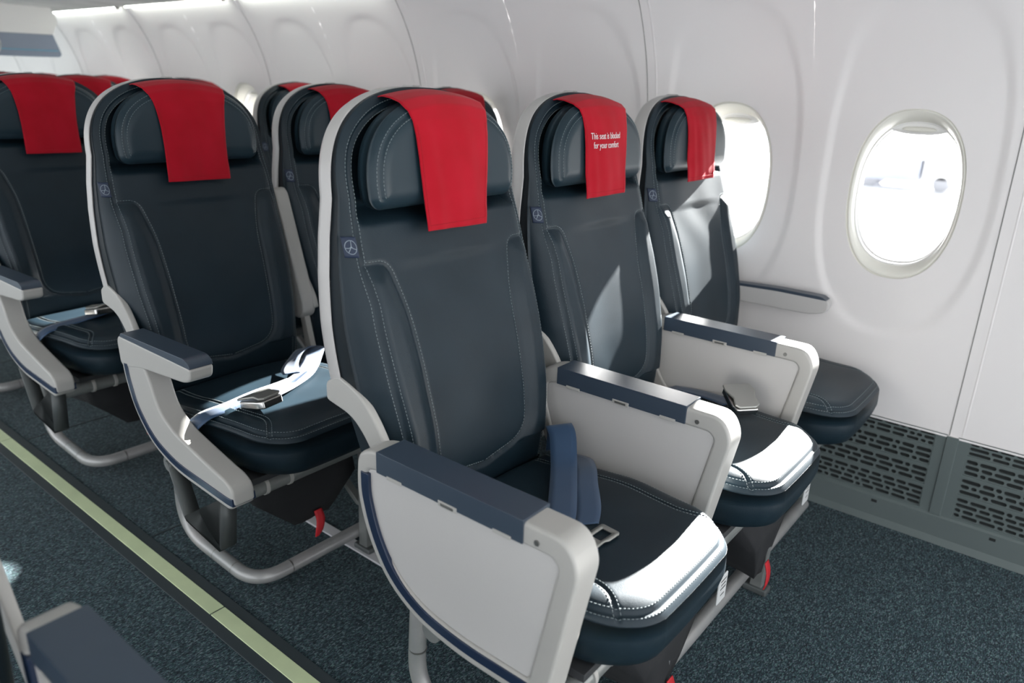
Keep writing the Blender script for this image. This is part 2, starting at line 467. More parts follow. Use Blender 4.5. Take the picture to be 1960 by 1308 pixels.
# ------------------------------------------------------------------ headrest
HZ0, HZ1 = 0.960, 1.134
def hw_head(z):
    z = np.asarray(z, float)
    q = np.clip((z-1.0)/(HZ1-1.0), 0, 1); top = 0.176*np.maximum(1-q**2.5, 0)**(1/2.15)
    r = 0.022; zz = np.clip(z-HZ0, 0, r); lo = 0.176-0.004*(1.0-z)/0.04 - (r-np.sqrt(np.maximum(r*r-(r-zz)**2, 0)))
    return np.where(z > 1.0, top, lo)
_hz = np.r_[HZ0+0.02*(1-np.cos(np.linspace(0, math.pi/2, 60))), np.linspace(0.982, 1.0, 20), 1.0+(HZ1-1.0)*np.sin(np.linspace(0, math.pi/2, 150))[1:]]
_hl = np.stack([hw_head(_hz), _hz], 1)
OUT_HEAD = np.vstack([_hl, (_hl*[-1, 1])[::-1], _hl[:1]])
def head_y(x, z):
    x = np.asarray(x, float); z = np.asarray(z, float)
    D = seg_dist(np.stack([x, z], 1), OUT_HEAD)
    y = 0.887 + 0.10*(z-1.04)*0.6 + 0.004*(1-(x/0.17)**2) 
    q = np.clip((D+0.002)/0.036, 0, 1); y = y + 0.034*(1-np.sqrt(np.clip(1-(1-q)**2, 0, 1)))
    P = np.stack([np.abs(x), z], 1)
    y = y + 0.0028*np.exp(-(seg_dist(P, SEAM_HEAD)/0.0026)**2)
    return y
def _sh():
    P = _hl[40:190:3]; t = np.gradient(P, axis=0); t /= np.linalg.norm(t, axis=1)[:, None]
    return P + 0.014*np.stack([-t[:, 1], t[:, 0]], 1)
SEAM_HEAD = _sh()
def build_headrest(parent):
    zs = np.r_[HZ0+0.0002+0.03*(1-np.cos(np.linspace(0, math.pi/2, 20))), np.linspace(0.9925, 1.0, 6), 1.0+(HZ1-0.0004-1.0)*np.sin(np.linspace(0, math.pi/2, 60))[1:]]
    u = np.linspace(-1, 1, 91); u = 0.6*u+0.4*np.sin(u*math.pi/2)
    X = np.array([np.maximum(hw_head(z), 0.002)*u for z in zs]); Z = np.repeat(zs[:, None], len(u), 1)
    Y = head_y(X.ravel(), Z.ravel()).reshape(X.shape); R, Cn = X.shape
    V = [(X[i, j], Y[i, j], Z[i, j]) for i in range(R) for j in range(Cn)]
    F = [(i*Cn+j, i*Cn+j+1, (i+1)*Cn+j+1, (i+1)*Cn+j) for i in range(R-1) for j in range(Cn-1)]
    loop = [i*Cn for i in range(R)] + [(R-1)*Cn+j for j in range(1, Cn)] + [i*Cn+Cn-1 for i in range(R-2, -1, -1)] + [j for j in range(Cn-2, 0, -1)]
    prev = loop
    for dy, s in ((0.012, 1.0), (0.024, 0.985), (0.032, 0.93), (0.034, 0.5)):
        k = len(V)
        for a in loop:
            x, y, z = V[a]; V.append((x*s, y+dy, 1.04+(z-1.04)*s))
        cur = list(range(k, k+len(loop)))
        for a in range(len(loop)):
            b = (a+1) % len(loop); F.append((prev[b], prev[a], cur[a], cur[b]))
        prev = cur
    F.append(tuple(prev))
    o = pydata('headrest', V, F, M['leather_head'], parent)
    for sgn in (1, -1):
        L = []
        for off in (-0.0045, 0.0045):
            Q = offset2(resample(SEAM_HEAD, 0.003), off)
            if sgn < 0: Q = mir(Q)
            Yq = head_y(Q[:, 0], Q[:, 1]); e = 0.0015
            dx = (head_y(Q[:, 0]+e, Q[:, 1])-head_y(Q[:, 0]-e, Q[:, 1]))/(2*e); dz = (head_y(Q[:, 0], Q[:, 1]+e)-head_y(Q[:, 0], Q[:, 1]-e))/(2*e)
            N = np.stack([dx, -np.ones(len(dx)), dz], 1)
            L.append((np.stack([Q[:, 0], Yq, Q[:, 1]], 1), N/np.linalg.norm(N, axis=1)[:, None]))
        stitches('stitching', L, M['stitch'], o)
    tube('headrest_mount', [(0, 0.925, 1.03), (0, 0.975, 1.03)], 0.012, M['dark_metal'], o)
    return o

# ------------------------------------------------------------------ seat cushion
YF, YB = 0.372, 0.815
def hw_cush(y):
    y = np.asarray(y, float); r = 0.085
    t = np.clip(y-YF, 0, r); w = 0.209-0.030*np.clip((0.60-y)/0.2, 0, 1)
    return w-(r-np.sqrt(np.maximum(r*r-(r-t)**2, 0)))*1.0
_cy = np.r_[YF+0.085*(1-np.cos(np.linspace(0, math.pi/2, 140))), np.linspace(0.459, YB, 40)]
_cl = np.stack([hw_cush(_cy), _cy], 1)
OUT_CUSH = np.vstack([_cl, (_cl*[-1, 1])[::-1], _cl[:1]])
PIPE_F = None
SEAM_CS = np.array(roundpoly([(0.150, 0.79), (0.150, 0.58), (0.130, 0.455), (0.160, 0.412)], [0, .1, .05, 0], 10, False))
def cush_z(x, y, groove=True):
    x = np.asarray(x, float); y = np.asarray(y, float)
    D = seg_dist(np.stack([x, y], 1), OUT_CUSH)
    z = 0.462 + 0.010*(1-(x/0.21)**2) - 0.022*smooth((y-0.55)/0.25) - 0.010*smooth((0.46-y)/0.09)
    q = np.clip((D+0.003)/0.043, 0, 1); z = z - 0.034*(1-np.sqrt(np.clip(1-(1-q)**2, 0, 1)))
    if groove:
        P = np.stack([np.abs(x), y], 1)
        z = z - 0.0035*np.exp(-(seg_dist(P, SEAM_CS)/0.0030)**2)
        z = z - 0.0035*np.exp(-((D-0.012)/0.0028)**2)
        z = z + 0.0010*np.sin(x*27+y*8)*np.sin(y*33)
    return z
def build_cushion(parent):
    ys = np.r_[YF+0.0003+0.0847*(1-np.cos(np.linspace(0, math.pi/2, 40))), np.linspace(0.460, YB, 80)]
    u = np.linspace(-1, 1, 121); u = 0.6*u+0.4*np.sin(u*math.pi/2)
    X = np.array([hw_cush(y)*u for y in ys]); Yg = np.repeat(ys[:, None], len(u), 1)
    # the front edge bows forward in the middle
    Z = cush_z(X.ravel(), Yg.ravel()).reshape(X.shape)
    Yd = Yg - 0.012*(1-(X/0.2)**2)*smooth((0.5-Yg)/0.13)
    R, Cn = X.shape
    V = [(X[i, j], Yd[i, j], Z[i, j]) for i in range(R) for j in range(Cn)]
    F = [(i*Cn+j, i*Cn+j+1, (i+1)*Cn+j+1, (i+1)*Cn+j) for i in range(R-1) for j in range(Cn-1)]
    loop = [i*Cn for i in range(R)] + [(R-1)*Cn+j for j in range(1, Cn)] + [i*Cn+Cn-1 for i in range(R-2, -1, -1)] + [j for j in range(Cn-2, 0, -1)]
    prev = loop; cx0, cy0 = 0, 0.6
    for zt, s in ((0.412, 1.006), (0.398, 1.006), (0.378, 0.985), (0.362, 0.955), (0.353, 0.90), (0.350, 0.5)):
        k = len(V)
        for a in loop:
            x, y, z = V[a]; V.append((x*s, cy0+(y-cy0)*s, min(zt, z-0.002-0.3*(0.412-zt) if zt > 0.38 else zt)))
        cur = list(range(k, k+len(loop)))
        for a in range(len(loop)):
            b = (a+1) % len(loop); F.append((prev[b], prev[a], cur[a], cur[b]))
        prev = cur
    F.append(tuple(prev))
    o = pydata('seat_cushion', V, F, M['leather'], parent)
    L = []
    def add(Q):
        Q = np.asarray(Q); e = 0.0015
        zq = cush_z(Q[:, 0], Q[:, 1]); dx = (cush_z(Q[:, 0]+e, Q[:, 1], False)-cush_z(Q[:, 0]-e, Q[:, 1], False))/(2*e); dy = (cush_z(Q[:, 0], Q[:, 1]+e, False)-cush_z(Q[:, 0], Q[:, 1]-e, False))/(2*e)
        N = np.stack([-dx, -dy, np.ones(len(dx))], 1); N /= np.linalg.norm(N, axis=1)[:, None]
        yd = Q[:, 1]-0.012*(1-(Q[:, 0]/0.2)**2)*smooth((0.5-Q[:, 1])/0.13)
        L.append((np.stack([Q[:, 0], yd, zq], 1), N))
    for sgn in (1, -1):
        for off in (-0.005, 0.005):
            Q = offset2(resample(SEAM_CS, 0.003), off); add(Q*[sgn, 1])
    half = np.vstack([_cl[::-1], _cl*[-1, 1]])
    half = half[np.r_[True, np.linalg.norm(np.diff(half, axis=0), axis=1) > 1e-5]]
    # inward offsets of the outline for the double line by the piping
    for off in (0.007, 0.018):
        t = np.gradient(half, axis=0); t /= np.linalg.norm(t, axis=1)[:, None]
        Q = half + off*np.stack([t[:, 1], -t[:, 0]], 1)
        if abs(Q[5, 0]) > abs(half[5, 0]): Q = half - off*np.stack([t[:, 1], -t[:, 0]], 1)
        add(resample(Q, 0.003))
    stitches('stitching', L, M['stitch'], o)
    o.data.transform(Matrix.Translation((-0.006, 0, 0)))
    for c_ in o.children: c_.data.transform(Matrix.Translation((-0.006, 0, 0)))
    return o

# emblem on the small side labels : ring with a swept-wing bird inside
def emblem(name, cx, cz, yf, r, m, parent, w=0.0011, tilt=0.0):
    parts = []
    parts.append(tube_geo([(cx+r*math.cos(a), yf, cz+r*math.sin(a)) for a in np.linspace(0, 2*math.pi, 33)], w/2, 6))
    def line(pts): parts.append(tube_geo([(cx+r*p[0], yf, cz+r*p[1]) for p in pts], w/2, 6))
    line([(-0.55, -0.75), (-0.15, -0.2), (0.05, 0.2), (0.1, 0.95)])
    line([(0.05, 0.1), (0.3, -0.15), (0.9, -0.35)])
    line([(-0.9, -0.15), (-0.4, -0.15), (0.0, 0.0), (0.3, -0.15)])
    V, F = join_geo(parts); return pydata(name, V, F, m, parent)

# ------------------------------------------------------------------ whole seat
def build_seat(loc, label):
    t = empty('airline_seat', loc, label, 'seat', 'airline seats in the rows')
    build_backrest(t); build_shell(t); build_headrest(t); build_cushion(t)
    # seat pan under the cushion
    prof = roundpoly([(0.44, 0.3495), (0.80, 0.3495), (0.80, 0.3355), (0.44, 0.3355)], 0.001, 2)
    prism('seat_pan', prof, -0.195, 0.195, M['pan'], t, 0.003)
    # rising side bracket that carries the back (left side and right side)
    bp = roundpoly([(0.965, 0.672), (0.935, 0.692), (0.880, 0.676), (0.840, 0.635), (0.812, 0.590), (0.805, 0.560), (0.838, 0.556), (0.868, 0.600), (0.900, 0.628), (0.965, 0.640)], [.008, .01, .03, .04, .02, .006, .006, .03, .03, .008], 4)
    for sx in (-1,):
        prism('back_bracket', bp, sx*0.2225-0.0075, sx*0.2225+0.0075, M['plastic'], t, 0.004)
    # textile label sewn into the seam
    gx = np.linspace(-0.2195, -0.2035, 9); gz = np.linspace(0.892, 0.924, 9); V = []; F = []
    for lift in (0.0005, 0.0022):
        for z in gz:
            for x in gx: V.append((x, float(back_y(np.array([x]), np.array([z]), False)[0])-lift-0.001, z))
    for i in range(8):
        for j in range(8):
            a = i*9+j; F.append((a, a+9, a+10, a+1)); F.append((81+a, 81+a+1, 81+a+10, 81+a+9))
    rim = [j for j in range(9)]+[9*i+8 for i in range(1, 9)]+[72+j for j in range(7, -1, -1)]+[9*i for i in range(7, 0, -1)]
    for i in range(len(rim)):
        a, b = rim[i], rim[(i+1) % len(rim)]; F.append((a, b, b+81, a+81))
    lb = pydata('side_label', V, F, M['label'], t)
    em = emblem('label_emblem', -0.2115, 0.908, 0.0, 0.0105, M['label_print'], lb)
    for v in em.data.vertices: v.co.x = -0.2115+(v.co.x+0.2115)*0.62
    for v in em.data.vertices: v.co.y += float(back_y(np.array([v.co.x]), np.array([v.co.z]), False)[0])-0.0036
    # life vest pouch under the pan with its pull tab
    return t

def add_pouch(t, x0=-0.03, dz=0.0, dy=0.0):
    V = [(x0-0.14, 0.50, 0.3355), (x0+0.14, 0.50, 0.3355), (x0+0.14, 0.665, 0.3355), (x0-0.14, 0.665, 0.3355),
         (x0-0.11, 0.485, 0.235), (x0+0.155, 0.50, 0.225), (x0+0.13, 0.66, 0.22), (x0-0.12, 0.66, 0.22),
         (x0-0.03, 0.50, 0.150-dz), (x0+0.075, 0.51, 0.140-dz), (x0+0.07, 0.63, 0.17-dz), (x0-0.04, 0.63, 0.17-dz)]
    F = [(0, 1, 2, 3)] + [(a, (a+1) % 4, (a+1) % 4+4, a+4) for a in range(4)] + [(4+a, 4+(a+1) % 4, 8+(a+1) % 4, 8+a) for a in range(4)] + [(8, 9, 10, 11)]
    V = [(x, y+(dy if z < 0.3 else 0), z) for x, y, z in V]
    o = pydata('life_vest_pouch', V, F, M['black'], t)
    bm = bmesh.new(); bm.from_mesh(o.data); bmesh.ops.recalc_face_normals(bm, faces=bm.faces); bmesh.ops.subdivide_edges(bm, edges=bm.edges, cuts=3, use_grid_fill=True)
    for v in bm.verts:
        k = 0.006*math.sin(v.co.x*60+v.co.z*45)*math.sin(v.co.y*40+v.co.x*21); v.co.x += k; v.co.y += k
        if v.co.z > 0.33: v.co.z = 0.3355
    bm.to_mesh(o.data); bm.free(); o.data.polygons.foreach_set('use_smooth', [True]*len(o.data.polygons))
    rb = ribbon('pull_tab', [(x0+0.035, 0.497+dy, 0.165-dz), (x0+0.037, 0.490+dy, 0.14-dz), (x0+0.030, 0.487+dy, 0.115-dz), (x0+0.024, 0.490+dy, 0.098-dz)], [(1, 0, 0)]*4, [0.011, 0.012, 0.011, 0.005], M['red_tab'], o, 0.002, 5, 4)
    return o

def add_placard(t):
    b = box('seat_placard', 0.232, 0.270, 0.4135, 0.4175, 0.230, 0.290, M['placard'], t, 0.004)
    parts = []
    for k, z in enumerate((0.280, 0.271, 0.262, 0.248)):
        w = (0.013, 0.010, 0.012, 0.008)[k]
        bm = None
        V = [(0.251-w, 0.4130, z-0.0012), (0.251+w, 0.4130, z-0.0012), (0.251+w, 0.4130, z+0.0012), (0.251-w, 0.4130, z+0.0012),
             (0.251-w, 0.4138, z-0.0012), (0.251+w, 0.4138, z-0.0012), (0.251+w, 0.4138, z+0.0012), (0.251-w, 0.4138, z+0.0012)]
        parts.append((V, [(0, 1, 2, 3), (4, 7, 6, 5), (0, 4, 5, 1), (1, 5, 6, 2), (2, 6, 7, 3), (3, 7, 4, 0)]))
    V, F = join_geo(parts); pydata('printed_lines', V, F, M['screw'], b, smooth=False)
    box('placard_mount', 0.237, 0.265, 0.4175, 0.4420, 0.276, 0.300, M['pan'], b, 0.002)
    return b

# ------------------------------------------------------------------ buckle pieces
def buckle_geo():
    pl = [(-0.026, -0.030), (-0.029, -0.012), (-0.021, 0.008), (-0.024, 0.024), (-0.016, 0.030), (0.016, 0.030), (0.024, 0.024), (0.021, 0.008), (0.029, -0.012), (0.026, -0.030)]
    return pl
def build_buckle(parent, loc, rz, rx=0.0, ry=0.0):
    """lift lever buckle: steel body with painted lever plate"""
    bm = bmesh.new()
    pts = [(-0.024, -0.028), (-0.026, 0.02), (-0.020, 0.032), (0.020, 0.032), (0.026, 0.02), (0.024, -0.028)]
    A = [bm.verts.new((x, y, 0)) for x, y in pts]; B = [bm.verts.new((x, y, 0.014)) for x, y in pts]
    bm.faces.new(A[::-1]); bm.faces.new(B)
    for i in range(len(pts)): bm.faces.new((A[i], A[(i+1) % 6], B[(i+1) % 6], B[i]))
    o = frombm('buckle', bm, M['chrome'], parent); bev(o, 0.003, 3)
    o.location = loc; o.rotation_euler = (rx, ry, rz)
    bm = bmesh.new(); P = buckle_geo()
    A = [bm.verts.new((x, y, 0.0145+0.004*(1-(y/0.03)**2))) for x, y in P]; B = [bm.verts.new((x, y, 0.019+0.004*(1-(y/0.03)**2))) for x, y in P]
    bm.faces.new(A[::-1]); bm.faces.new(B)
    for i in range(len(P)): bm.faces.new((A[i], A[(i+1) % len(P)], B[(i+1) % len(P)], B[i]))
    l = frombm('buckle_lever', bm, M['buckle_paint'], o); bev(l, 0.002, 3)
    o.scale = (1.25, 1.25, 1.25)
    return o
def build_tongue(parent, loc, rz):
    bm = bmesh.new()
    out = roundpoly([(-0.017, -0.010), (-0.015, 0.012), (-0.019, 0.018), (-0.019, 0.048), (0.019, 0.048), (0.019, 0.018), (0.015, 0.012), (0.017, -0.010)], [.002, .004, .004, .006, .006, .004, .004, .002], 4)
    inn = roundpoly([(-0.010, 0.008), (-0.010, 0.014), (-0.010, 0.020), (-0.010, 0.038), (0.010, 0.038), (0.010, 0.020), (0.010, 0.014), (0.010, 0.008)], [.002, .001, .001, .002, .002, .001, .001, .002], 4)
    n = len(out); R = []
    for z in (0, 0.0025):
        for pr in (out, inn): R.append([bm.verts.new((p[0], p[1], z)) for p in pr])
    oA, iA, oB, iB = R
    for i in range(n):
        j = (i+1) % n
        bm.faces.new((oA[i], iA[i], iA[j], oA[j])); bm.faces.new((oB[i], oB[j], iB[j], iB[i])); bm.faces.new((oA[i], oA[j], oB[j], oB[i])); bm.faces.new((iA[i], iB[i], iB[j], iA[j]))
    o = frombm('belt_tongue', bm, M['buckle_paint'], parent); o.location = loc; o.rotation_euler = (0.04, 0, rz)
    return o

# ------------------------------------------------------------------ head cover
def build_cover(name, variant, text=False, zb=0.915):
    path = [(0.8755, 0.915), (0.8745, 0.94), (0.8735, 0.97), (0.8755, 1.00), (0.8785, 1.04), (0.8825, 1.075), (0.8885, 1.10), (0.8985, 1.122), (0.915, 1.1365), (0.936, 1.1425), (0.955, 1.1445), (0.970, 1.142)]
    path = [q for q in path if q[1] >= zb] ; path[0] = (path[0][0], zb)
    hw = [0.080, 0.080, 0.081, 0.083, 0.087, 0.092, 0.096, 0.101, 0.106, 0.108, 0.108, 0.108]
    hw = [h*0.94 for h in hw[12-len(path):]]
    pt = np.array(path); d = np.r_[0, np.cumsum(np.linalg.norm(np.diff(pt, axis=0), axis=1))]
    nS, nU = 90, 41; V = []; F = []
    hem = {0: 0.010, 1: -0.004, 2: 0.006}[variant]
    def f(s, u):
        ss = s*d[-1]
        y = np.interp(ss, d, pt[:, 0]); z = np.interp(ss, d, pt[:, 1]); h = np.interp(ss, d, hw)
        return y, z, h
    def P(s, u):
        y, z, h = f(s, u)
        fr = 1-smooth(np.array((s*d[-1]-0.16)/0.06))
        x = 0.008 + u*h + 0.003*math.sin(s*5+variant)*u + (0.010-0.02*s)*0.3
        lean = {0: -0.006, 1: -0.014, 2: -0.010}[variant]
        x += lean*(1-s)
        # top pieces follow the headrest dome
        z2 = z - (1-float(fr))*0.012*(u**2)*(1.0) - max(0, 0.02-s)*hem*u*8
        y2 = y - 0.0010*math.sin(u*5+variant*2)*float(fr)*(1-s) - 0.0004*math.sin(u*11+s*9+variant)*float(fr)
        # the front drape bends round the bulge of the headrest
        y2 += 0.006*float(fr)*u*u*smooth(np.array(s*5.0))
        y2 -= 0.0012*math.exp(-((u+0.55+0.25*s)/0.12)**2)*float(fr)
        return (x, float(y2), float(z2))
    for i in range(nS):
        for j in range(nU): V.append(P(i/(nS-1), 2*j/(nU-1)-1))
    F = [(i*nU+j, i*nU+j+1, (i+1)*nU+j+1, (i+1)*nU+j) for i in range(nS-1) for j in range(nU-1)]
    o = pydata(name, V, F, M['red'])
    s = o.modifiers.new('solid', 'SOLIDIFY'); s.thickness = 0.0016; s.offset = 1 if False else 0
    # hem line
    L = []
    for (s0, s1, u0, u1) in ((0.035, 0.035, -0.93, 0.93), (0.035, 0.62, -0.93, -0.93), (0.035, 0.62, 0.93, 0.93)):
        A = []; 
        for k in range(60):
            q = k/59; p = P(s0+(s1-s0)*q, u0+(u1-u0)*q); A.append((p[0], p[1]-0.0012, p[2]))
        L.append((A, [(0, -1, 0)]*60))
    h = stitches('hem_stitching', L, M['red_hem'], o, 0.0035, 0.0026, 0.0007, 0.0004)
    if text:
        for line, zc, cxr in (('This seat is blocked', 1.0590, -0.010), ('for your comfort', 1.0400, -0.010)):
            cu = bpy.data.curves.new('embroidered_text', 'FONT'); cu.body = line; cu.size = 0.0172; cu.align_x = 'CENTER'; cu.extrude = 0.0; cu.space_character = 1.02; cu.offset = -0.00008
            to = bpy.data.objects.new('tmp', cu); COL.objects.link(to)
            dg = bpy.context.evaluated_depsgraph_get(); dg.update()
            me = bpy.data.meshes.new_from_object(to.evaluated_get(dg))
            bpy.data.objects.remove(to)
            bm = bmesh.new(); bm.from_mesh(me)
            bmesh.ops.triangulate(bm, faces=bm.faces)
            for v in bm.verts:
                x = v.co.x*0.86; z = v.co.y*1.12+zc-0.004
                # sample the cloth surface near (x,z)
                best = None
                u = (x+cxr-0.0)/0.088
                sg = float(np.interp(z, pt[:6, 1], d[:6]))/d[-1]
                p = P(sg, max(-1, min(1, u)))
                v.co = (p[0], p[1]-0.0016, p[2])
            r = bmesh.ops.extrude_face_region(bm, geom=bm.faces[:])
            for g in r['geom']:
                if isinstance(g, bmesh.types.BMVert): g.co.y -= 0.0005
            bmesh.ops.recalc_face_normals(bm, faces=bm.faces)
            bm.to_mesh(me); bm.free()
            to2 = newobj('embroidered_text', me, M['white_thread'], o, smooth=False)
    return o
M['red_hem'] = mat('red_hem_thread', (0.34, 0.004, 0.012), 0.8)

# ------------------------------------------------------------------ armrests
OUTER = [(0.795, 0.620), (0.832, 0.605), (0.838, 0.535), (0.818, 0.465), (0.775, 0.395), (0.705, 0.352), (0.610, 0.336), (0.464, 0.336), (0.452, 0.350), (0.411, 0.580), (0.432, 0.618)]
INNER = [(0.793, 0.585), (0.812, 0.580), (0.812, 0.538), (0.792, 0.475), (0.748, 0.418), (0.690, 0.385), (0.605, 0.372), (0.487, 0.372), (0.482, 0.377), (0.444, 0.572), (0.455, 0.584)]
OR_ = [.02, .03, .03, .04, .05, .05, .04, .006, .006, .035, .035]
IR_ = [.01, .012, .02, .03, .04, .04, .03, .006, .006, .012, .012]
def band(pts, w0, w1):
    """closed strip polygon following a path between two inward offsets (2-D)"""
    P = resample(np.array(roundpoly(pts, 0.05, 8, False)), 0.012)
    a = offset2(P, w0); b = offset2(P, w1); return [tuple(p) for p in a]+[tuple(p) for p in b[::-1]]
def build_solid_arm(loc, label, trim=True):
    t = empty('solid_armrest', loc, label, 'armrest', 'solid armrests of the front row')
    o = roundpoly(OUTER, OR_, 5); i = roundpoly(INNER, IR_, 5)
    ringprism('armrest_frame', o, i, -0.027, 0.027, M['plastic'], t, 0.006)
    ins = roundpoly([(a[0]+(0.62-a[0])*-0.004, a[1]) for a in INNER], IR_, 5)
    prism('side_panel', ins, -0.0225, 0.0225, M['plastic_panel'], t, 0.002)
    # top pad with bevelled shoulders
    pad = roundpoly([(0.785, 0.6215), (0.785, 0.586), (0.500, 0.586), (0.500, 0.6215)], 0.001, 2)
    prism('armrest_pad', pad, -0.0295, 0.0295, M['pad'], t, 0.009, 2)
    for sx in (-1, 1):
        for yc in (0.745, 0.535):
            box('pad_hinge', sx*0.0295-0.0012, sx*0.0295+0.0012, yc-0.016, yc+0.016, 0.5835, 0.5895, M['plastic'], t, 0.0008)
        lt = box('latch', sx*0.0295-0.0012, sx*0.0295+0.0012, yc+0.082, yc+0.118, 0.5830, 0.5920, M['plastic'], t, 0.001)
        box('latch_button', sx*0.031-0.001, sx*0.031+0.001, yc+0.088, yc+0.112, 0.5855, 0.5895, M['screw'], lt, 0.0005)
        V, F = tube_geo([(sx*0.026, 0.478, 0.597), (sx*0.0288, 0.478, 0.597)], 0.0042, 16)
        pydata('screw', V, F, M['screw'], t, smooth=False)
    if trim:
        pts = [(0.838, 0.575), (0.838, 0.535), (0.818, 0.465), (0.775, 0.395), (0.705, 0.352), (0.610, 0.336), (0.453, 0.336)]
        prism('blue_trim', band(pts, -0.014, -0.032), -0.0285, 0.0285, M['blue_trim'], t, 0.0015)
    return t
def build_open_arm(loc, label):
    """aisle armrest of the rows behind: pad on a cranked arm over a boomerang side frame"""
    t = empty('aisle_armrest', loc, label, 'armrest', 'cranked aisle armrests')
    fr = roundpoly([(0.795, 0.575), (0.790, 0.52), (0.765, 0.446), (0.70, 0.377), (0.60, 0.343), (0.395, 0.333), (0.376, 0.345), (0.378, 0.382), (0.400, 0.396), (0.476, 0.412), (0.594, 0.440), (0.650, 0.474), (0.672, 0.535), (0.700, 0.575)],
                   [.01, .03, .05, .06, .06, .008, .01, .015, .02, .04, .04, .04, .04, .01], 5)
    prism('side_frame', fr, -0.0245, 0.0245, M['plastic'], t, 0.006)
    pts = [(0.792, 0.548), (0.788, 0.515), (0.765, 0.446), (0.70, 0.377), (0.60, 0.343), (0.395, 0.333), (0.376, 0.335)]
    prism('blue_trim', band(pts, -0.012, -0.029), -0.0262, 0.0262, M['blue_trim'], t, 0.0015)
    arm = roundpoly([(0.792, 0.610), (0.800, 0.597), (0.796, 0.545), (0.780, 0.538), (0.700, 0.556), (0.520, 0.572), (0.494, 0.582), (0.490, 0.606), (0.498, 0.610)], [.01, .02, .02, .02, .03, .02, .01, .01, .004], 4)
    a = prism('armrest_arm', arm, -0.0255, 0.0255, M['plastic'], t, 0.007)
    pad = roundpoly([(0.785, 0.609), (0.778, 0.619), (0.510, 0.626), (0.494, 0.618), (0.491, 0.608)], [.004, .01, .012, .006, .002], 4)
    prism('armrest_pad', pad, -0.0250, 0.0250, M['pad'], t, 0.006)
    V, F = tube_geo([(-0.0255, 0.62, 0.352), (-0.0268, 0.62, 0.352)], 0.004, 14); pydata('screw', V, F, M['screw'], t, smooth=False)
    # strap bracket under the front
    path = [(0.655, 0.345), (0.600, 0.225), (0.460, 0.205), (0.440, 0.340)]
    P = np.array(path); off = np.array([(-0.004, -0.002), (-0.004, -0.004), (0.004, -0.004), (0.004, 0)])
    poly = [tuple(p) for p in P+off*-1] + [tuple(p) for p in (P+off)[::-1]]
    prism('strap_bracket', poly, -0.018, 0.018, M['dark_metal'], t, 0.0)
    return t
def build_raised_arm(loc, label):
    t = empty('raised_armrest', loc, label, 'armrest', 'folded up middle armrests')
    arm = roundpoly([(0.868, 0.535), (0.838, 0.528), (0.812, 0.545), (0.812, 0.580), (0.905, 0.865), (0.922, 0.880), (0.945, 0.872), (0.955, 0.850), (0.882, 0.600)], [.02, .02, .02, .03, .02, .015, .015, .02, .04], 5)
    prism('armrest_arm', arm, -0.021, 0.021, M['plastic'], t, 0.007)
    pad = roundpoly([(0.955, 0.848), (0.947, 0.872), (0.955, 0.870), (0.964, 0.848), (0.895, 0.605), (0.884, 0.607)], 0.004, 3)
    prism('armrest_pad', pad, -0.0215, 0.0215, M['pad'], t, 0.003)
    post = roundpoly([(0.850, 0.555), (0.828, 0.550), (0.795, 0.42), (0.785, 0.345), (0.815, 0.345), (0.825, 0.42)], [.006, .006, .05, .004, .004, .05], 4)
    prism('armrest_post', post, -0.009, 0.009, M['plastic'], t, 0.003)
    for z, y in ((0.635, 0.842), (0.845, 0.912)):
        V, F = tube_geo([(0.020, y, z), (0.0225, y, z)], 0.003, 12); pydata('screw', V, F, M['dark'], t, smooth=False)
    box('hinge_slot', 0.0195, 0.0222, 0.822, 0.838, 0.560, 0.575, M['screw'], t, 0.001)
    return t

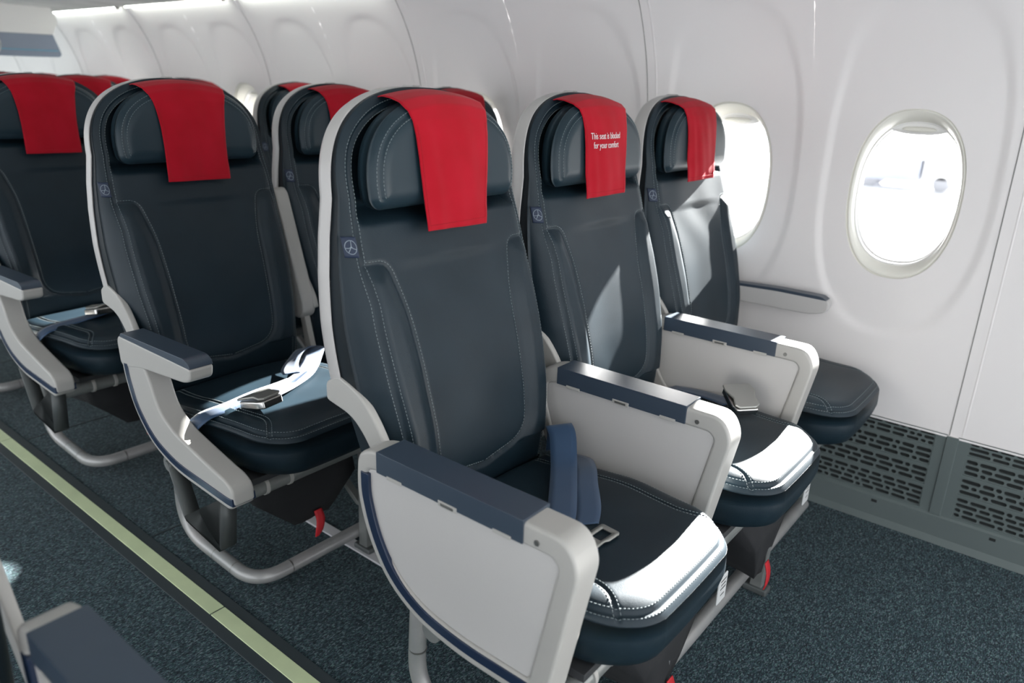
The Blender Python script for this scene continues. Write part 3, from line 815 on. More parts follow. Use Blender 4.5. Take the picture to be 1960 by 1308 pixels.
# ------------------------------------------------------------------ frame under a row
def build_frame(loc, label):
    t = empty('seat_frame', loc, label, 'seat frame', 'tubular frames under the seat rows')
    XL, XR = 0.70, 2.07
    tube('front_beam', [(XL, 0.46, 0.315), (XR, 0.46, 0.315)], 0.019, M['metal_paint'], t, 20)
    tube('rear_beam', [(XL, 0.70, 0.315), (XR, 0.70, 0.315)], 0.019, M['metal_paint'], t, 20)
    for x in (0.79, 0.85):
        tube('beam_collar', [(x-0.004, 0.46, 0.315), (x+0.004, 0.46, 0.315)], 0.0215, M['plastic'], t, 20)
    for x in (1.075, 1.598):
        bm = bmesh.new()
        def q(p0, p1, hx, hy):
            vs = [bm.verts.new((x+sx*hx, p[0]+sy*hy, p[1])) for p in (p0, p1) for sx, sy in ((-1, -1), (1, -1), (1, 1), (-1, 1))]
            for f in ((0, 1, 2, 3), (7, 6, 5, 4), (0, 4, 5, 1), (1, 5, 6, 2), (2, 6, 7, 3), (3, 7, 4, 0)): bm.faces.new([vs[i] for i in f])
        q((0.462, 0.335), (0.470, 0.012), 0.011, 0.015)
        l1 = frombm('leg', bm, M['metal_paint'], t); bev(l1, 0.003)
        bm = bmesh.new(); q((0.48, 0.13), (0.72, 0.30), 0.010, 0.012); q((0.70, 0.335), (0.80, 0.015), 0.012, 0.015)
        l2 = frombm('leg', bm, M['metal_paint'], t); bev(l2, 0.003)
        for l, y in ((l1, 0.470), (l2, 0.80)):
            box('track_fitting', x-0.017, x+0.017, y-0.030, y+0.030, 0.0, 0.018, M['dark_metal'], l, 0.005)
    # baggage bar : drops at the aisle, runs forward, turns along the row
    c = roundpoly([(0.775, 0.80, 0.335), (0.775, 0.815, 0.060), (0.775, 0.50, 0.047), (XR-0.06, 0.500, 0.047)], [0, .10, .075, 0], 10, False)
    tube('baggage_bar', c, 0.0165, M['bar_paint'], t, 18)
    for p, q_ in (((0.775, 0.8075, 0.175), (0.775, 0.8078, 0.172)), ((0.775, 0.665, 0.0535), (0.775, 0.662, 0.0533)), ((0.775, 0.585, 0.0505), (0.775, 0.582, 0.0503)), ((0.865, 0.500, 0.047), (0.868, 0.5, 0.047))):
        tube('bar_joint', [p, q_], 0.0169, M['screw'], t, 18)
    return t

# ================================================================== SETTING
# floor
f = box('floor', -1.3, 2.30, -1.2, 9.2, -0.03, 0.0, M['carpet'], None, 0); struct(f)
# aisle marking strip: segments with joints, dark edging each side
jy = [-0.9, 0.10, 1.375, 2.65, 3.93, 5.2, 6.5, 7.8, 9.0]
for k, (a, b) in enumerate(zip(jy[:-1], jy[1:])):
    s = box('trim_%d' % (k+1), 0.676, 0.711, a+0.0022, b-0.0022, 0.0005, 0.005, M['strip'], None, 0.001); struct(s)
e = box('trim_20', 0.650, 0.737, -0.9, 9.0, 0.0002, 0.0032, M['strip_edge'], None, 0.001); struct(e)
k = 30
for y0 in (1.24, 2.08, 2.92, 3.76):
    for x in (1.066,):
        s = box('trim_%d' % k, x-0.021, x+0.021, y0-0.43+0.46, y0+0.03, 0.0005, 0.006, M['track'], None, 0.002) if False else box('trim_%d' % k, x-0.016, x+0.016, y0-0.33+0.03, y0+0.30, 0.0005, 0.006, M['track'], None, 0.002)
        struct(s); k += 1
# carpet joins across the floor
for k2, y in enumerate((2.61, 1.77, 3.45)):
    s = box('trim_%d' % (50+k2), 0.74, 2.1, y, y+0.006, 0.0, 0.0012, M['strip_edge'], None, 0); struct(s)

# side wall: profile x(z)
_pz = [0.28, 0.31, 0.45, 0.62, 0.80, 1.00, 1.15, 1.25, 1.35, 1.43, 1.50, 1.56]
_px = [2.150, 2.150, 2.158, 2.163, 2.163, 2.155, 2.138, 2.112, 2.070, 2.022, 1.965, 1.905]
_z2 = np.linspace(0.28, 1.56, 300); _x2 = np.interp(_z2, _pz, _px); _x2 = np.convolve(np.pad(_x2, 12, 'edge'), np.ones(25)/25, 'valid')
def wx(z): return float(np.interp(z, _z2, _x2))
WZ0, WZ1 = 0.31, 1.50
SEAM0, PITCH = 0.200, 0.99
WIN_Z = 0.918
def superell(a, b, n, th):
    c, s = math.cos(th), math.sin(th)
    return (math.copysign(abs(c)**(2/n), c)*a, math.copysign(abs(s)**(2/n), s)*b)
def arch_pt(th):
    """big shallow recess round each window: tall rounded arch"""
    z = math.sin(th)
    y, z = superell(0.203, 0.37, 2.3, th) if z < 0 else superell(0.203, 0.475, 2.9, th)
    return y, z
def window_cell(k, yc, y0, y1, glassy=True):
    N = 144
    th = [2*math.pi*i/N for i in range(N)]
    def rect_pt(t):
        # ray from the window centre to the rectangle
        c, s = math.cos(t), math.sin(t)
        h = 1e9
        if c > 1e-9: h = min(h, (y1-yc)/c)
        if c < -1e-9: h = min(h, (y0-yc)/c)
        if s > 1e-9: h = min(h, (WZ1-WIN_Z)/s)
        if s < -1e-9: h = min(h, (WZ0-WIN_Z)/s)
        return (c*h, s*h)
    # make sure corners are hit: snap nearest angles
    corners = [math.atan2(z-WIN_Z, y-yc) % (2*math.pi) for y in (y0, y1) for z in (WZ0, WZ1)]
    thr = list(th)
    for c in corners:
        i = min(range(N), key=lambda q: abs(((th[q]-c+math.pi) % (2*math.pi))-math.pi)); thr[i] = c
    V = []; F = []; rings = []; rows = []
    def ring(fn):
        kk = len(V)
        for i in range(N): V.append(fn(i))
        rings.append(kk)
    def se(i, a, b, n, dx):
        y, z = superell(a, b, n, th[i]); y, z = warp(i, y, z); return (wx(WIN_Z+z)+dx, yc+y, WIN_Z+z)
    def warp(i, y, z): return y, z
    def ang(i, scl_fn):
        return scl_fn
    def table(shape_fn):
        ps = np.linspace(-math.pi, math.pi, 6001); pts = np.array([shape_fn(p) for p in ps]); an = np.unwrap(np.arctan2(pts[:, 1], pts[:, 0]))
        an = np.maximum.accumulate(an)
        out = []
        for t in thr:
            t = ((t+math.pi) % (2*math.pi))-math.pi
            p = float(np.interp(t, an, ps)); out.append(shape_fn(p))
        return out
    trim = lambda p: superell(0.136, 0.2185, 2.35, p)
    A = table(trim)
    B = table(arch_pt)
    Cc = [rect_pt(thr[i]) for i in range(N)]
    REC = 0.0054
    def mixp(p, q, t): return (p[0]+(q[0]-p[0])*t, p[1]+(q[1]-p[1])*t)
    def addring(pts, dx):
        kk = len(V)
        for (y, z), d_ in zip(pts, dx if isinstance(dx, list) else [dx]*N): V.append((wx(WIN_Z+z)+d_, yc+y, WIN_Z+z))
        rings.append(kk)
    tt = np.r_[np.linspace(0, 1, 46)]
    arch = np.array([arch_pt(p) for p in np.linspace(-math.pi, math.pi, 400)])
    rad_in = np.hypot(np.array(B)[:, 0], np.array(B)[:, 1])
    for t in tt:
        pts = [mixp(a, c, t) for a, c in zip(A, Cc)]
        P = np.array(pts); dd = seg_dist(P, arch)
        inside = np.hypot(P[:, 0], P[:, 1]) < rad_in
        sd = np.where(inside, -dd, dd)
        edge = smooth((np.array([min(abs(q[0]-(y0-yc)), abs(q[0]-(y1-yc))) for q in pts]))/0.012)
        addring(pts, [float(v) for v in REC*smooth(0.5-sd/0.026)*edge])
    for a, b in zip(rings[:-1], rings[1:]):
        for i in range(N):
            j = (i+1) % N; F.append((a+i, a+j, b+j, b+i))
    w = pydata('window_wall_tmp', V, F, M['wall'])
    return w, A, yc
def make_wall():
    allV = []; allF = []
    info = []
    cells = []
    for j in range(0, 8):
        s0 = SEAM0+PITCH*j
        cells += [(s0+0.230, s0, s0+PITCH/2), (s0+PITCH/2+0.2225, s0+PITCH/2, s0+PITCH)]
    for k, (yc, y0, y1) in enumerate(cells):
        w, A, _ = window_cell(k, yc, y0, y1)
        me = w.data; base = len(allV)
        allV += [tuple(v.co) for v in me.vertices]; allF += [tuple(i+base for i in p.vertices) for p in me.polygons]
        bpy.data.objects.remove(w)
        info.append((yc, A))
    # plain panel toward the front
    ys = np.linspace(-1.2, SEAM0, 6); zs = np.linspace(WZ0, WZ1, 40); base = len(allV)
    for y in ys:
        for z in zs: allV.append((wx(z), y, z))
    for a in range(5):
        for b in range(39):
            q = base+a*40+b; allF.append((q, q+1, q+41, q+40))
    o = pydata('wall_right', allV, allF, M['wall']); struct(o)
    bm = bmesh.new(); bm.from_mesh(o.data); bmesh.ops.remove_doubles(bm, verts=bm.verts, dist=0.0004)
    bmesh.ops.recalc_face_normals(bm, faces=bm.faces); bm.to_mesh(o.data); bm.free()
    o.data.polygons.foreach_set('use_smooth', [True]*len(o.data.polygons))
    return info
INFO = make_wall()
# seams between wall panels: slim gaskets following the curve plus raised rib
for j in range(0, 8):
    y = SEAM0+PITCH*j
    zs = np.linspace(WZ0, WZ1, 40)
    g = []
    for z in zs: g.append((wx(z)-0.0004, y, z))
    s = tube('trim_%d' % (60+j), g, 0.0013, M['seam'], None, 6); struct(s)
    for dy in (-0.030,):
        s = tube('trim_%d' % (70+j if dy < 0 else 80+j), [(p[0]+0.0053, p[1]+dy, p[2]) for p in g], 0.0060, M['wall'], None, 8); struct(s)
# windows
def build_window(n, yc, A):
    N = len(A)
    V = []; F = []; rings = []
    def ring(sc_y, sc_z, dx, flat=None, dz=0):
        kk = len(V)
        for (y, z) in A:
            zz = z*sc_z+dz; x = (wx(WIN_Z+z)*(1-(flat or 0)) + wx(WIN_Z)*(flat or 0))+dx
            V.append((x, yc+y*sc_y, WIN_Z+zz))
        rings.append(kk)
    # groove, rounded lip, sloped reveal
    ring(1.0, 1.0, 0.0054); ring(0.996, 0.997, 0.012); ring(0.985, 0.990, 0.0115); ring(0.975, 0.984, 0.0085, 0)
    ring(0.955, 0.972, 0.0080, 0.1); ring(0.925, 0.945, 0.0105, 0.3); ring(0.915, 0.905, 0.020, 0.5); ring(0.905, 0.870, 0.032, 0.8); ring(0.902, 0.855, 0.038, 1.0)
    for a, b in zip(rings[:-1], rings[1:]):
        for i in range(N):
            j = (i+1) % N; F.append((a+i, b+i, b+j, a+j))
    o = pydata('window_%d' % n, V, F, M['bezel']); struct(o)
    # white inner surround and pane
    V = []; F = []; rings = []
    ring(0.902, 0.855, 0.038, 1.0); ring(0.898, 0.847, 0.037, 1.0); ring(0.892, 0.835, 0.044, 1.0); ring(0.888, 0.828, 0.058, 1.0); ring(0.875, 0.815, 0.060, 1.0); ring(0.872, 0.810, 0.070, 1.0); ring(1.02, 1.02, 0.078, 1.0); ring(1.02, 1.02, 0.03, 1.0)
    for a, b in zip(rings[:-1], rings[1:]):
        for i in range(N):
            j = (i+1) % N; F.append((a+i, b+i, b+j, a+j))
    s = pydata('window_frame', V, F, M['bezel_white'], o)
    Vp = []
    for dx in (0.061, 0.064):
        for (y, z) in A: Vp.append((wx(WIN_Z)+dx, yc+y*0.885, WIN_Z+z*0.825))
    Fp = [tuple(range(N)), tuple(range(2*N-1, N-1, -1))]
    pydata('window_pane', [v for v in Vp[:N]], [tuple(range(N))], M['glass'], o, smooth=False)
    # retracted shade showing at the top with its finger grip
    Vs = []; Fs = []; top = 0.2185*0.835; hwz = 24
    zb = 0.2185*0.845-0.030
    pts = []
    for i in range(hwz+1):
        u = 2*i/hwz-1; yy = 0.078*u
        zt = 0.2185*0.85*(1-abs(yy/0.125)**2.35)**(1/2.35)-0.0005
        zbot = min(zb+0.016*abs(u)**3, zt-0.001)
        for x_, z_ in ((0.043, zt), (0.041, (zt*0.6+zbot*0.4)), (0.043, zbot), (0.052, zbot+0.001), (0.052, zt)):
            Vs.append((wx(WIN_Z)+x_, yc+yy, WIN_Z+z_))
    for i in range(hwz):
        for q in range(4):
            a = i*5+q; Fs.append((a, a+1, a+6, a+5))
    sh = pydata('window_shade', Vs, Fs, M['bezel_white'], o)
    V, F = tube_geo([(wx(WIN_Z)+0.0405, yc+0.040*c, WIN_Z+zb+0.013+0.0*c) for c in np.linspace(-1, 1, 15)], [0.0015+0.0055*math.sqrt(max(0, 1-(c)**2)) for c in np.linspace(-1, 1, 15)], 10)
    pydata('shade_grip', V, F, M['bezel'], sh)
for n, (yc, A) in enumerate(INFO): build_window(n+1, yc, A)

# lower grille panels
def pill_cell(V, F, y0, y1, z0, z1, py0, py1, pz0, pz1, x, depth=0.006, n=6):
    r = (pz1-pz0)/2; cz = (pz0+pz1)/2
    pts = []
    for k in range(n+1):
        a = -math.pi/2+math.pi*k/n; pts.append((py1-r+r*math.cos(a), cz+r*math.sin(a)))
    for k in range(n+1):
        a = math.pi/2+math.pi*k/n; pts.append((py0+r+r*math.cos(a), cz+r*math.sin(a)))
    m_ = len(pts)
    def rp(p):
        # project to rectangle border horizontally/vertically by nearest scaled side
        yc, zc = (y0+y1)/2, cz
        dy, dz = p[0]-(py0+py1)/2, p[1]-cz
        return None
    b = len(V)
    out = []
    for i, p in enumerate(pts):
        if i < n+1: t = i/n; 
        else: t = (i-n-1)/n
        if i <= n:
            q = (y1, z0+(z1-z0)*t)
        else:
            q = (y0, z1-(z1-z0)*t)
        out.append(q)
    for q in out: V.append((x, q[0], q[1]))
    for p in pts: V.append((x, p[0], p[1]))
    for p in pts: V.append((x+depth, p[0], p[1]))
    for i in range(m_):
        j = (i+1) % m_
        F.append((b+i, b+j, b+m_+j, b+m_+i)); F.append((b+m_+i, b+m_+j, b+2*m_+j, b+2*m_+i))
def quadx(V, F, y0, y1, z0, z1, x):
    b = len(V); V += [(x, y0, z0), (x, y1, z0), (x, y1, z1), (x, y0, z1)]; F.append((b, b+1, b+2, b+3))
def build_grille(idx, y0, y1):
    X = 2.146
    o = empty('vent_grille', (0, 0, 0)); 
    V = []; F = []
    # margins
    m0, m1 = y0+0.028, y1-0.028
    bands = [(0.086, 0.147, 4), (0.156, 0.205, 3), (0.214, 0.262, 3), (0.271, 0.312, 3)]
    quadx(V, F, y0, m0, 0.078, 0.315, X); quadx(V, F, m1, y1, 0.078, 0.315, X)
    zl = 0.078
    for (a, b, nr) in bands:
        quadx(V, F, m0, m1, zl, a, X); zl = b
    quadx(V, F, m0, m1, zl, 0.315, X)
    rr = random.Random(5)
    base = len(V)
    Vb = []; Fb = []
    for bi, (a, b, nr) in enumerate(bands):
        rh = (b-a)/nr
        XX = X+0.003
        # recessed step round each band
        for (p, q) in (((m0, a), (m1, a)), ((m1, a), (m1, b)), ((m1, b), (m0, b)), ((m0, b), (m0, a))):
            k_ = len(V); V += [(X, p[0], p[1]), (X, q[0], q[1]), (XX, q[0], q[1]), (XX, p[0], p[1])]; F.append((k_, k_+1, k_+2, k_+3))
        for r in range(nr):
            z0, z1 = a+rh*r, a+rh*(r+1)
            y = m0
            widths = []
            while y < m1-1e-6:
                w = rr.choice((0.018, 0.030, 0.042, 0.042, 0.036))
                if m1-(y+w) < 0.018: w = m1-y
                widths.append((y, y+w)); y += w
            for (c0, c1) in widths:
                pz = rh*0.17
                pill_cell(V, F, c0, c1, z0, z1, c0+0.0024, c1-0.0024, z0+pz, z1-pz, XX)
    panel = pydata('trim_%d' % (100+idx), V, F, M['dado'], None, smooth=False); struct(panel)
    bpy.data.objects.remove(o)
    bk = box('vent_backing', X+0.0085, X+0.012, y0, y1, 0.078, 0.315, M['vent_dark'], panel, 0)
    # small square notches in the kick strip
    for yy in (y0+0.13, y0+0.33):
        nb = box('clip_notch', X-0.0050, X-0.0042, yy, yy+0.018, 0.050, 0.068, M['seam'], panel, 0.0)
        box('clip_shadow_gap', X-0.0056, X-0.0050, yy+0.003, yy+0.018, 0.053, 0.065, M['vent_dark'], nb, 0.0)
    return panel
for idx in range(12):
    build_grille(idx, SEAM0+PITCH/2*(idx-2)-0.01+0.012, SEAM0+PITCH/2*(idx-1)-0.01-0.012)
for idx in range(13):
    y = SEAM0+PITCH/2*(idx-2)-0.01
    s = box('trim_%d' % (130+idx), 2.142, 2.150, y-0.0145, y+0.0145, 0.078, 0.312, M['dado'], None, 0.002); struct(s)
bb = prism('baseboard_right', [(0.0, 0.0)], 0, 0, M['dado']) if False else None
kb = pydata('baseboard_right', [(2.125, -1.2, 0.0), (2.139, -1.2, 0.016), (2.141, -1.2, 0.074), (2.146, -1.2, 0.079), (2.16, -1.2, 0.079), (2.16, -1.2, 0.0),
     (2.125, 9.0, 0.0), (2.139, 9.0, 0.016), (2.141, 9.0, 0.074), (2.146, 9.0, 0.079), (2.16, 9.0, 0.079), (2.16, 9.0, 0.0)],
     [(i, (i+1) % 6, (i+1) % 6+6, i+6) for i in range(6)]+[(0, 1, 2, 3, 4, 5), (11, 10, 9, 8, 7, 6)], M['dado'], None, smooth=False); struct(kb)
# lip where the wall panels overlap the grille
s = box('trim_160', 2.1445, 2.152, -1.2, 9.0, 0.307, 0.3125, M['wall'], None, 0.0015); struct(s)

# overhead: bin underside, bin face and ceiling
def sheet(name, prof, y0, y1, m):
    ny = 2; V = []; F = []; n = len(prof)
    for y in (y0, y1):
        for x, z in prof: V.append((x, y, z))
    for i in range(n-1): F.append((i, i+1, n+i+1, n+i))
    o = pydata(name, V, F, m, None, smooth=False); md = o.modifiers.new('s', 'SOLIDIFY'); md.thickness = 0.01; md.offset = 1
    return struct(o)
sheet('ceiling', [(1.98, 1.505), (1.945, 1.490), (1.60, 1.487), (1.28, 1.500), (1.20, 1.56), (1.16, 1.72), (1.05, 1.90), (0.85, 1.98), (0.35, 2.02), (0.05, 1.98), (-0.15, 1.90), (-0.26, 1.72), (-0.30, 1.56), (-0.38, 1.50), (-1.3, 1.48)], -1.2, 9.2, M['ceiling'])
# aft bulkhead
s = box('wall_back', -1.3, 2.2, 9.2, 9.23, 0.0, 2.05, M['wall'], None, 0); struct(s)

# sidewall wash light tubes along the bin edge
lt = None
ends = [SEAM0+PITCH*j for j in range(2, 9)]
for a, b in zip(ends[:-1], ends[1:]):
    a += 0.05; b -= 0.05
    if lt is None or True:
        t = empty('wash_light', (1.955, a, 1.482), 'thin white light tube running along the edge under the overhead bins', 'light', 'wash light tubes under the overhead bins')
        tube('light_tube', [(0, 0.0, 0), (0, b-a, 0)], 0.006, M['light'], t, 12)
        for y in (-0.012, b-a+0.004):
            tube('end_cap', [(0, y, 0), (0, y+0.008, 0)], 0.012, M['plastic'], t, 12)

# ================================================================== SEATS
XS = [0.9475, 1.431, 1.914]; RP = 0.84
rows = 'ABCDEF'
side_w = ['aisle', 'middle', 'window']
row_w = ['front row', 'second row', 'third row', 'fourth row', 'fifth row', 'sixth row']
SL = {(0, 0): 'dark navy leather aisle seat of the front row, largest seat, between two solid white armrests',
      (0, 1): 'dark navy leather middle seat of the front row, whose red cover bears white words',
      (0, 2): 'dark navy leather window seat of the front row, beside the large oval window',
      (1, 0): 'dark navy leather aisle seat of the second row with a blue belt lying across it',
      (1, 1): 'dark navy leather middle seat of the second row, beside the folded up grey armrest',
      (1, 2): 'dark navy leather window seat of the second row, almost hidden behind the largest front seat',
      (2, 0): 'dark navy leather aisle seat at the left picture edge with a closed belt on it',
      (2, 1): 'navy middle seat of the third row, peeking out behind the second row aisle seat',
      (2, 2): 'navy window seat of the third row, partly hidden by the second row middle seat',
      (3, 1): 'navy middle seat of the fourth row, its top showing behind the left edge seat'}
seat0 = None; SEATS = {}
vis = [(0, 0), (0, 1), (0, 2), (1, 0), (1, 1), (1, 2), (2, 0), (2, 1), (2, 2), (3, 0), (3, 1), (3, 2), (4, 1), (4, 2), (5, 2)]
for (r, c) in vis:
    lab = SL.get((r, c), 'dark navy leather %s seat of the %s, far back in the cabin' % (side_w[c], row_w[r]))
    loc = (XS[c], RP*r, 0)
    if seat0 is None: seat0 = build_seat(loc, lab); s = seat0
    else: s = dup(seat0, loc, lab)
    SEATS[(r, c)] = s
ls = dup(seat0, (-0.035, -0.03, 0), 'dark navy seat across the aisle, only its dark edge showing at the bottom left corner')
SEATS['L'] = ls
bp_ = roundpoly([(1.01, 0.640), (0.99, 0.655), (0.94, 0.585), (0.872, 0.470), (0.890, 0.455), (0.955, 0.545), (1.01, 0.605)], [.008, .01, .03, .006, .006, .03, .008], 4)
prism('back_bracket', bp_, 0.232, 0.248, M['plastic'], ls, 0.004)
for k_ in ((0, 0), (0, 1), (1, 0), (1, 1), (2, 0)):
    add_pouch(SEATS[k_], -0.03 if k_[0] else 0.085, 0.0 if k_[0] else 0.045, 0.0 if k_[0] else -0.055)
for k_ in ((0, 0), (0, 1)): add_placard(SEATS[k_])

# head covers
cov = [build_cover('headrest_cover', v, False, z_) for v, z_ in ((0, 0.920), (1, 0.936), (2, 0.918))]
covt = build_cover('headrest_cover', 1, True, 0.934)
CL = {(0, 0): 'plain red cloth over the headrest of the largest front seat',
      (0, 1): 'red headrest cloth reading This seat is blocked for your comfort',
      (0, 2): 'sunlit red cloth over the headrest of the seat nearest the large window',
      (1, 0): 'plain red cloth over the headrest of the second row aisle seat',
      (1, 1): 'red cloth over the headrest of the second row middle seat, half hidden',
      (1, 2): 'strip of bright red cloth peeking out above the largest front seat',
      (2, 0): 'red cloth over the headrest of the aisle seat at the left edge',
      (2, 1): 'strip of red cloth showing just above the second row aisle seat',
      (2, 2): 'bright red cloth on the third row window seat, left of the second row middle seat',
      (3, 1): 'red cloth on the fourth row middle seat, right behind the left edge seat'}
used = set()
for i, (r, c) in enumerate(vis):
    v = [0, 1, 1, 2, 0, 1, 2, 0, 1, 0, 2, 1, 0, 2, 1][i]
    src = covt if (r, c) == (0, 1) else cov[v]
    if id(src) in used:
        o = src.copy(); COL.objects.link(o)
        for ch in src.children:
            q = ch.copy(); COL.objects.link(q); q.parent = o
    else: o = src; used.add(id(src))
    o.location = (XS[c]+{(0, 0): -0.006, (0, 1): -0.004, (0, 2): -0.012}.get((r, c), -0.004), RP*r, 0)
    tag(o, CL.get((r, c), 'red headrest cloth on the %s seat of the %s, far back in the cabin' % (side_w[c], row_w[r])), 'headrest cover', 'red cloths over the headrests')

# armrests
build_solid_arm((0.6985, 0, 0), 'solid white armrest panel facing the aisle, nearest the camera, with blue edge trim')
a = build_solid_arm((1.189, 0.012, 0), 'solid white armrest between the aisle seat and middle seat of the front row', trim=False)
dup(a, (1.671, 0.026, 0), 'solid white armrest between the middle seat and window seat of the front row')
ll = build_solid_arm((0.2075, -0.04, 0), 'blurred blue-topped armrest across the aisle in the bottom left corner', trim=True)
oa = build_open_arm((0.695, RP, 0), 'grey aisle armrest with slate pad on the second row aisle seat')
dup(oa, (0.695, 2*RP, 0), 'grey aisle armrest with slate pad at the left picture edge, third row')
dup(oa, (0.695, 3*RP, 0), 'grey aisle armrest of the fourth row, barely showing at the left picture edge')
ra = build_raised_arm((1.189, RP, 0), 'grey armrest folded up between the aisle and middle seats of the second row')
dup(ra, (1.672, RP, 0), 'grey armrest folded up between the middle and window seats of the second row')
dup(ra, (1.189, 2*RP, 0), 'grey armrest folded up between the aisle and middle seats of the third row')
dup(ra, (1.672, 2*RP, 0), 'grey armrest folded up between the middle and window seats of the third row')
# window armrest on the wall side of the front row
wa = empty('window_armrest', (2.122, 0, 0.012), 'slim white armrest with blue top along the wall beside the front window seat', 'armrest')
prof = roundpoly([(0.90, 0.604), (0.90, 0.560), (0.600, 0.562), (0.556, 0.574), (0.549, 0.598), (0.555, 0.610), (0.70, 0.612)], [.004, .006, .03, .02, .012, .006, .02], 4)
prism('armrest_arm', prof, -0.018, 0.018, M['plastic_panel'], wa, 0.006)
prof = roundpoly([(0.875, 0.604), (0.875, 0.612), (0.700, 0.6195), (0.572, 0.6185), (0.556, 0.609), (0.70, 0.611)], [.003, .003, .02, .01, .004, .01], 4)
prism('armrest_pad', prof, -0.0175, 0.0175, M['pad'], wa, 0.003)
prof = roundpoly([(0.872, 0.600), (0.845, 0.600), (0.815, 0.345), (0.85, 0.345)], 0.01, 3)
prism('armrest_post', prof, -0.008, 0.008, M['plastic'], wa, 0.003)

# frames
fr = build_frame((0, 0, 0), 'grey tubular legs and baggage bar under the front row seats')
dup(fr, (0, RP, 0), 'grey tubular legs and baggage bar under the second row seats, looped beside the aisle')
dup(fr, (0, 2*RP, 0), 'grey tubular legs and baggage bar under the third row seats at the left edge')
dup(fr, (0, 3*RP, 0), 'grey tubular legs and baggage bar under the fourth row seats, far left')
dup(fr, (0, 4*RP, 0), 'grey tubular legs under the fifth row seats, hidden deep in the cabin')
dup(fr, (0, 5*RP, 0), 'grey tubular legs under the sixth row seats, hidden deepest in the cabin')
# left block frame
lf = empty('seat_frame', (-0.82, -0.03, 0), 'grey tubular frame under the seat across the aisle at bottom left', 'seat frame')
tube('front_beam', [(0.0, 0.46, 0.315), (1.03, 0.46, 0.315)], 0.019, M['metal_paint'], lf)
tube('rear_beam', [(0.0, 0.70, 0.315), (1.03, 0.70, 0.315)], 0.019, M['metal_paint'], lf)
for x in (0.25, 0.72):
    for y in (0.46, 0.70): box('leg', x-0.014, x+0.014, y-0.016, y+0.016, 0.0, 0.33, M['metal_paint'], lf, 0.003)

# ================================================================== SEAT BELTS (attached to their seats)
def nrm(v): v = np.array(v, float); return v/np.linalg.norm(v)
# front aisle seat: strap folded over at the right armrest, tongue on the cushion
s = SEATS[(0, 0)]
b1 = ribbon('seat_belt', [(0.206, 0.780, 0.445), (0.196, 0.772, 0.490), (0.168, 0.757, 0.522), (0.150, 0.733, 0.512), (0.110, 0.700, 0.483), (0.045, 0.655, 0.4765), (-0.03, 0.605, 0.4775), (-0.085, 0.570, 0.4765), (-0.096, 0.540, 0.474), (-0.072, 0.520, 0.474)],
            [nrm((0.75, -0.66, 0.1))]*2+[nrm((0.70, -0.71, 0.12))]*2+[nrm((0.77, -0.63, 0))]*3+[nrm((0.6, -0.8, 0)), nrm((-0.5, -0.85, 0)), nrm((-0.2, -1, 0))], [0.026]*7+[0.022, 0.019, 0.018], M['belt'], s)
build_tongue(b1, (-0.066, 0.520, 0.4750), math.radians(-96))
b2 = ribbon('seat_belt', [(0.204, 0.765, 0.440), (0.190, 0.715, 0.452), (0.140, 0.670, 0.468), (0.080, 0.628, 0.4735), (0.015, 0.580, 0.4745), (-0.03, 0.556, 0.474)], [nrm((0.77, -0.63, 0))]*6, 0.022, M['belt'], s)
# front middle seat: buckle standing near the right armrest
s = SEATS[(0, 1)]
b = ribbon('seat_belt', [(0.20, 0.77, 0.445), (0.19, 0.70, 0.455), (0.16, 0.63, 0.468), (0.13, 0.585, 0.478)], [nrm((1, -0.3, 0))]*4, 0.022, M['belt'], s)
build_buckle(b, (0.120, 0.560, 0.490), math.radians(140), math.radians(-22))
# second row aisle seat: belt done up loosely across the cushion
s = SEATS[(1, 0)]
b = ribbon('seat_belt', [(-0.236, 0.640, 0.395), (-0.232, 0.612, 0.425), (-0.205, 0.585, 0.458), (-0.15, 0.575, 0.4665), (-0.07, 0.580, 0.4725), (0.0, 0.585, 0.476), (0.05, 0.590, 0.484)],
           [nrm((-0.1, -1, -0.1)), nrm((-0.1, -1, -0.1)), nrm((-0.1, -1, -0.05)), nrm((-0.1, -1, 0)), nrm((0.02, -1, 0)), nrm((0.1, -1, 0.2)), nrm((0.2, -1, 0.5))], 0.023, M['belt'], s, wob=0.0006)
build_buckle(b, (-0.120, 0.500, 0.481), math.radians(-172), 0.22)
b = ribbon('seat_belt', [(0.212, 0.775, 0.435), (0.208, 0.750, 0.470), (0.185, 0.715, 0.486), (0.150, 0.680, 0.482), (0.105, 0.635, 0.479), (0.05, 0.590, 0.479), (-0.02, 0.555, 0.480), (-0.09, 0.525, 0.486)],
           [nrm((0.6, -0.8, 0))]*8, 0.023, M['belt'], s)
b = ribbon('seat_belt', [(0.19, 0.735, 0.478), (0.150, 0.72, 0.490), (0.105, 0.695, 0.486), (0.06, 0.655, 0.480), (0.035, 0.61, 0.482)],
           [nrm((0.55, -0.8, 0.3)), nrm((0.5, -0.8, 0.3)), nrm((0.6, -0.7, 0.5)), nrm((0.8, -0.5, 0.3)), nrm((0.9, -0.3, 0))], 0.022, M['belt'], s)
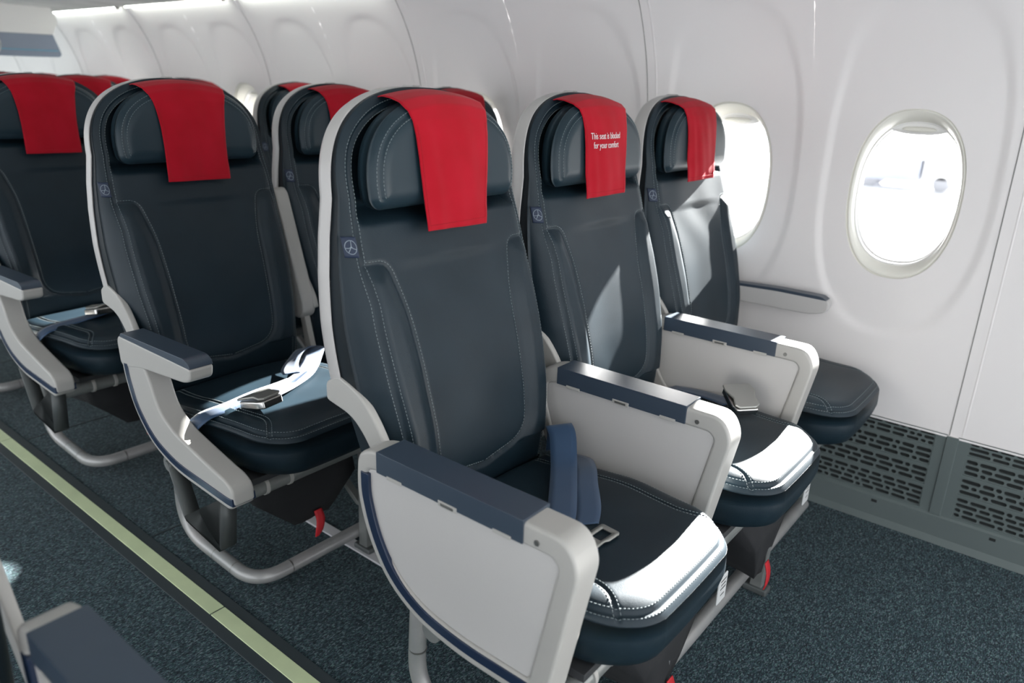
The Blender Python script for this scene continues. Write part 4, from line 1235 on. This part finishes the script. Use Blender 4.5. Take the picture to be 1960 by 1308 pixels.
# third row aisle seat
s = SEATS[(2, 0)]
b = ribbon('seat_belt', [(-0.236, 0.640, 0.395), (-0.232, 0.612, 0.425), (-0.205, 0.590, 0.458), (-0.15, 0.590, 0.4665), (-0.09, 0.585, 0.475), (-0.05, 0.58, 0.482)], [nrm((-0.1, -1, -0.1))]*4+[nrm((0.1, -1, 0))]*2, 0.022, M['belt'], s)
build_buckle(b, (-0.055, 0.572, 0.481), math.radians(105), 0.1, 0.2)
b = ribbon('seat_belt', [(0.215, 0.770, 0.445), (0.19, 0.74, 0.465), (0.13, 0.68, 0.476), (0.06, 0.63, 0.484), (-0.03, 0.585, 0.486)], [nrm((0.5, -0.8, 0)), nrm((0.5, -0.8, 0.3)), nrm((0.5, -0.8, -0.3)), nrm((0.5, -0.8, 0.3)), nrm((0.3, -0.9, 0))], 0.022, M['belt'], s, wob=0.002)

# ================================================================== CLASS DIVIDER far left
dv = empty('class_divider', (0, 4.65, 0), 'smoky blue hanging divider panel below the bins at the upper left', 'divider')
pr = roundpoly([(0.9, 1.215), (1.835, 1.232), (1.80, 1.345), (0.9, 1.330)], [.01, .03, .004, .01], 6)
def plate(name, pr, y0, y1, m, parent):
    bm = bmesh.new(); A = [bm.verts.new((p[0], y0, p[1])) for p in pr]; B = [bm.verts.new((p[0], y1, p[1])) for p in pr]
    bm.faces.new(A); bm.faces.new(B[::-1])
    for i in range(len(pr)): bm.faces.new((A[i], B[i], B[(i+1) % len(pr)], A[(i+1) % len(pr)]))
    return frombm(name, bm, m, parent, smooth=False)
plate('divider_panel', pr, -0.008, 0.008, M['divider_glass'], dv)
pr = roundpoly([(0.9, 1.331), (1.80, 1.3455), (1.835, 1.42), (1.80, 1.486), (0.9, 1.50)], [.004, .004, .05, .01, .01], 6)
plate('divider_header', pr, -0.012, 0.012, M['bezel_white'], dv)
plate('accent_line', [(0.9, 1.2535), (1.815, 1.2625), (1.815, 1.2655), (0.9, 1.2575)], -0.0095, -0.0082, M['cyan'], dv)
emblem('divider_emblem', 1.475, 1.285, -0.010, 0.066, M['placard'], dv, 0.006)

# ================================================================== OUTSIDE
g = box('ground_apron', 3.0, 120, -90, 120, -2.6, -2.5, M['tarmac'], None, 0); g.name = 'apron_ground'; struct(g)
tk = empty('service_truck', (38, 8.2, -2.5), 'pale low truck parked outside, seen washed out through the large window', 'truck')
box('cargo_box', -1.0, 1.0, -1.3, 1.3, 0.35, 1.32, M['truck'], tk, 0.03)
box('roof_edge', -1.05, 1.05, -1.5, 1.5, 1.32, 1.42, M['truck_white'], tk, 0.02)
box('cab', -0.95, 0.95, -2.9, -1.4, 0.35, 1.7, M['truck_white'], tk, 0.15)
for y in (-2.2, 0.7):
    for x in (-0.85, 0.85): tube('wheel', [(x-0.1, y, 0.32), (x+0.1, y, 0.32)], 0.32, M['rubber'], tk, 24)
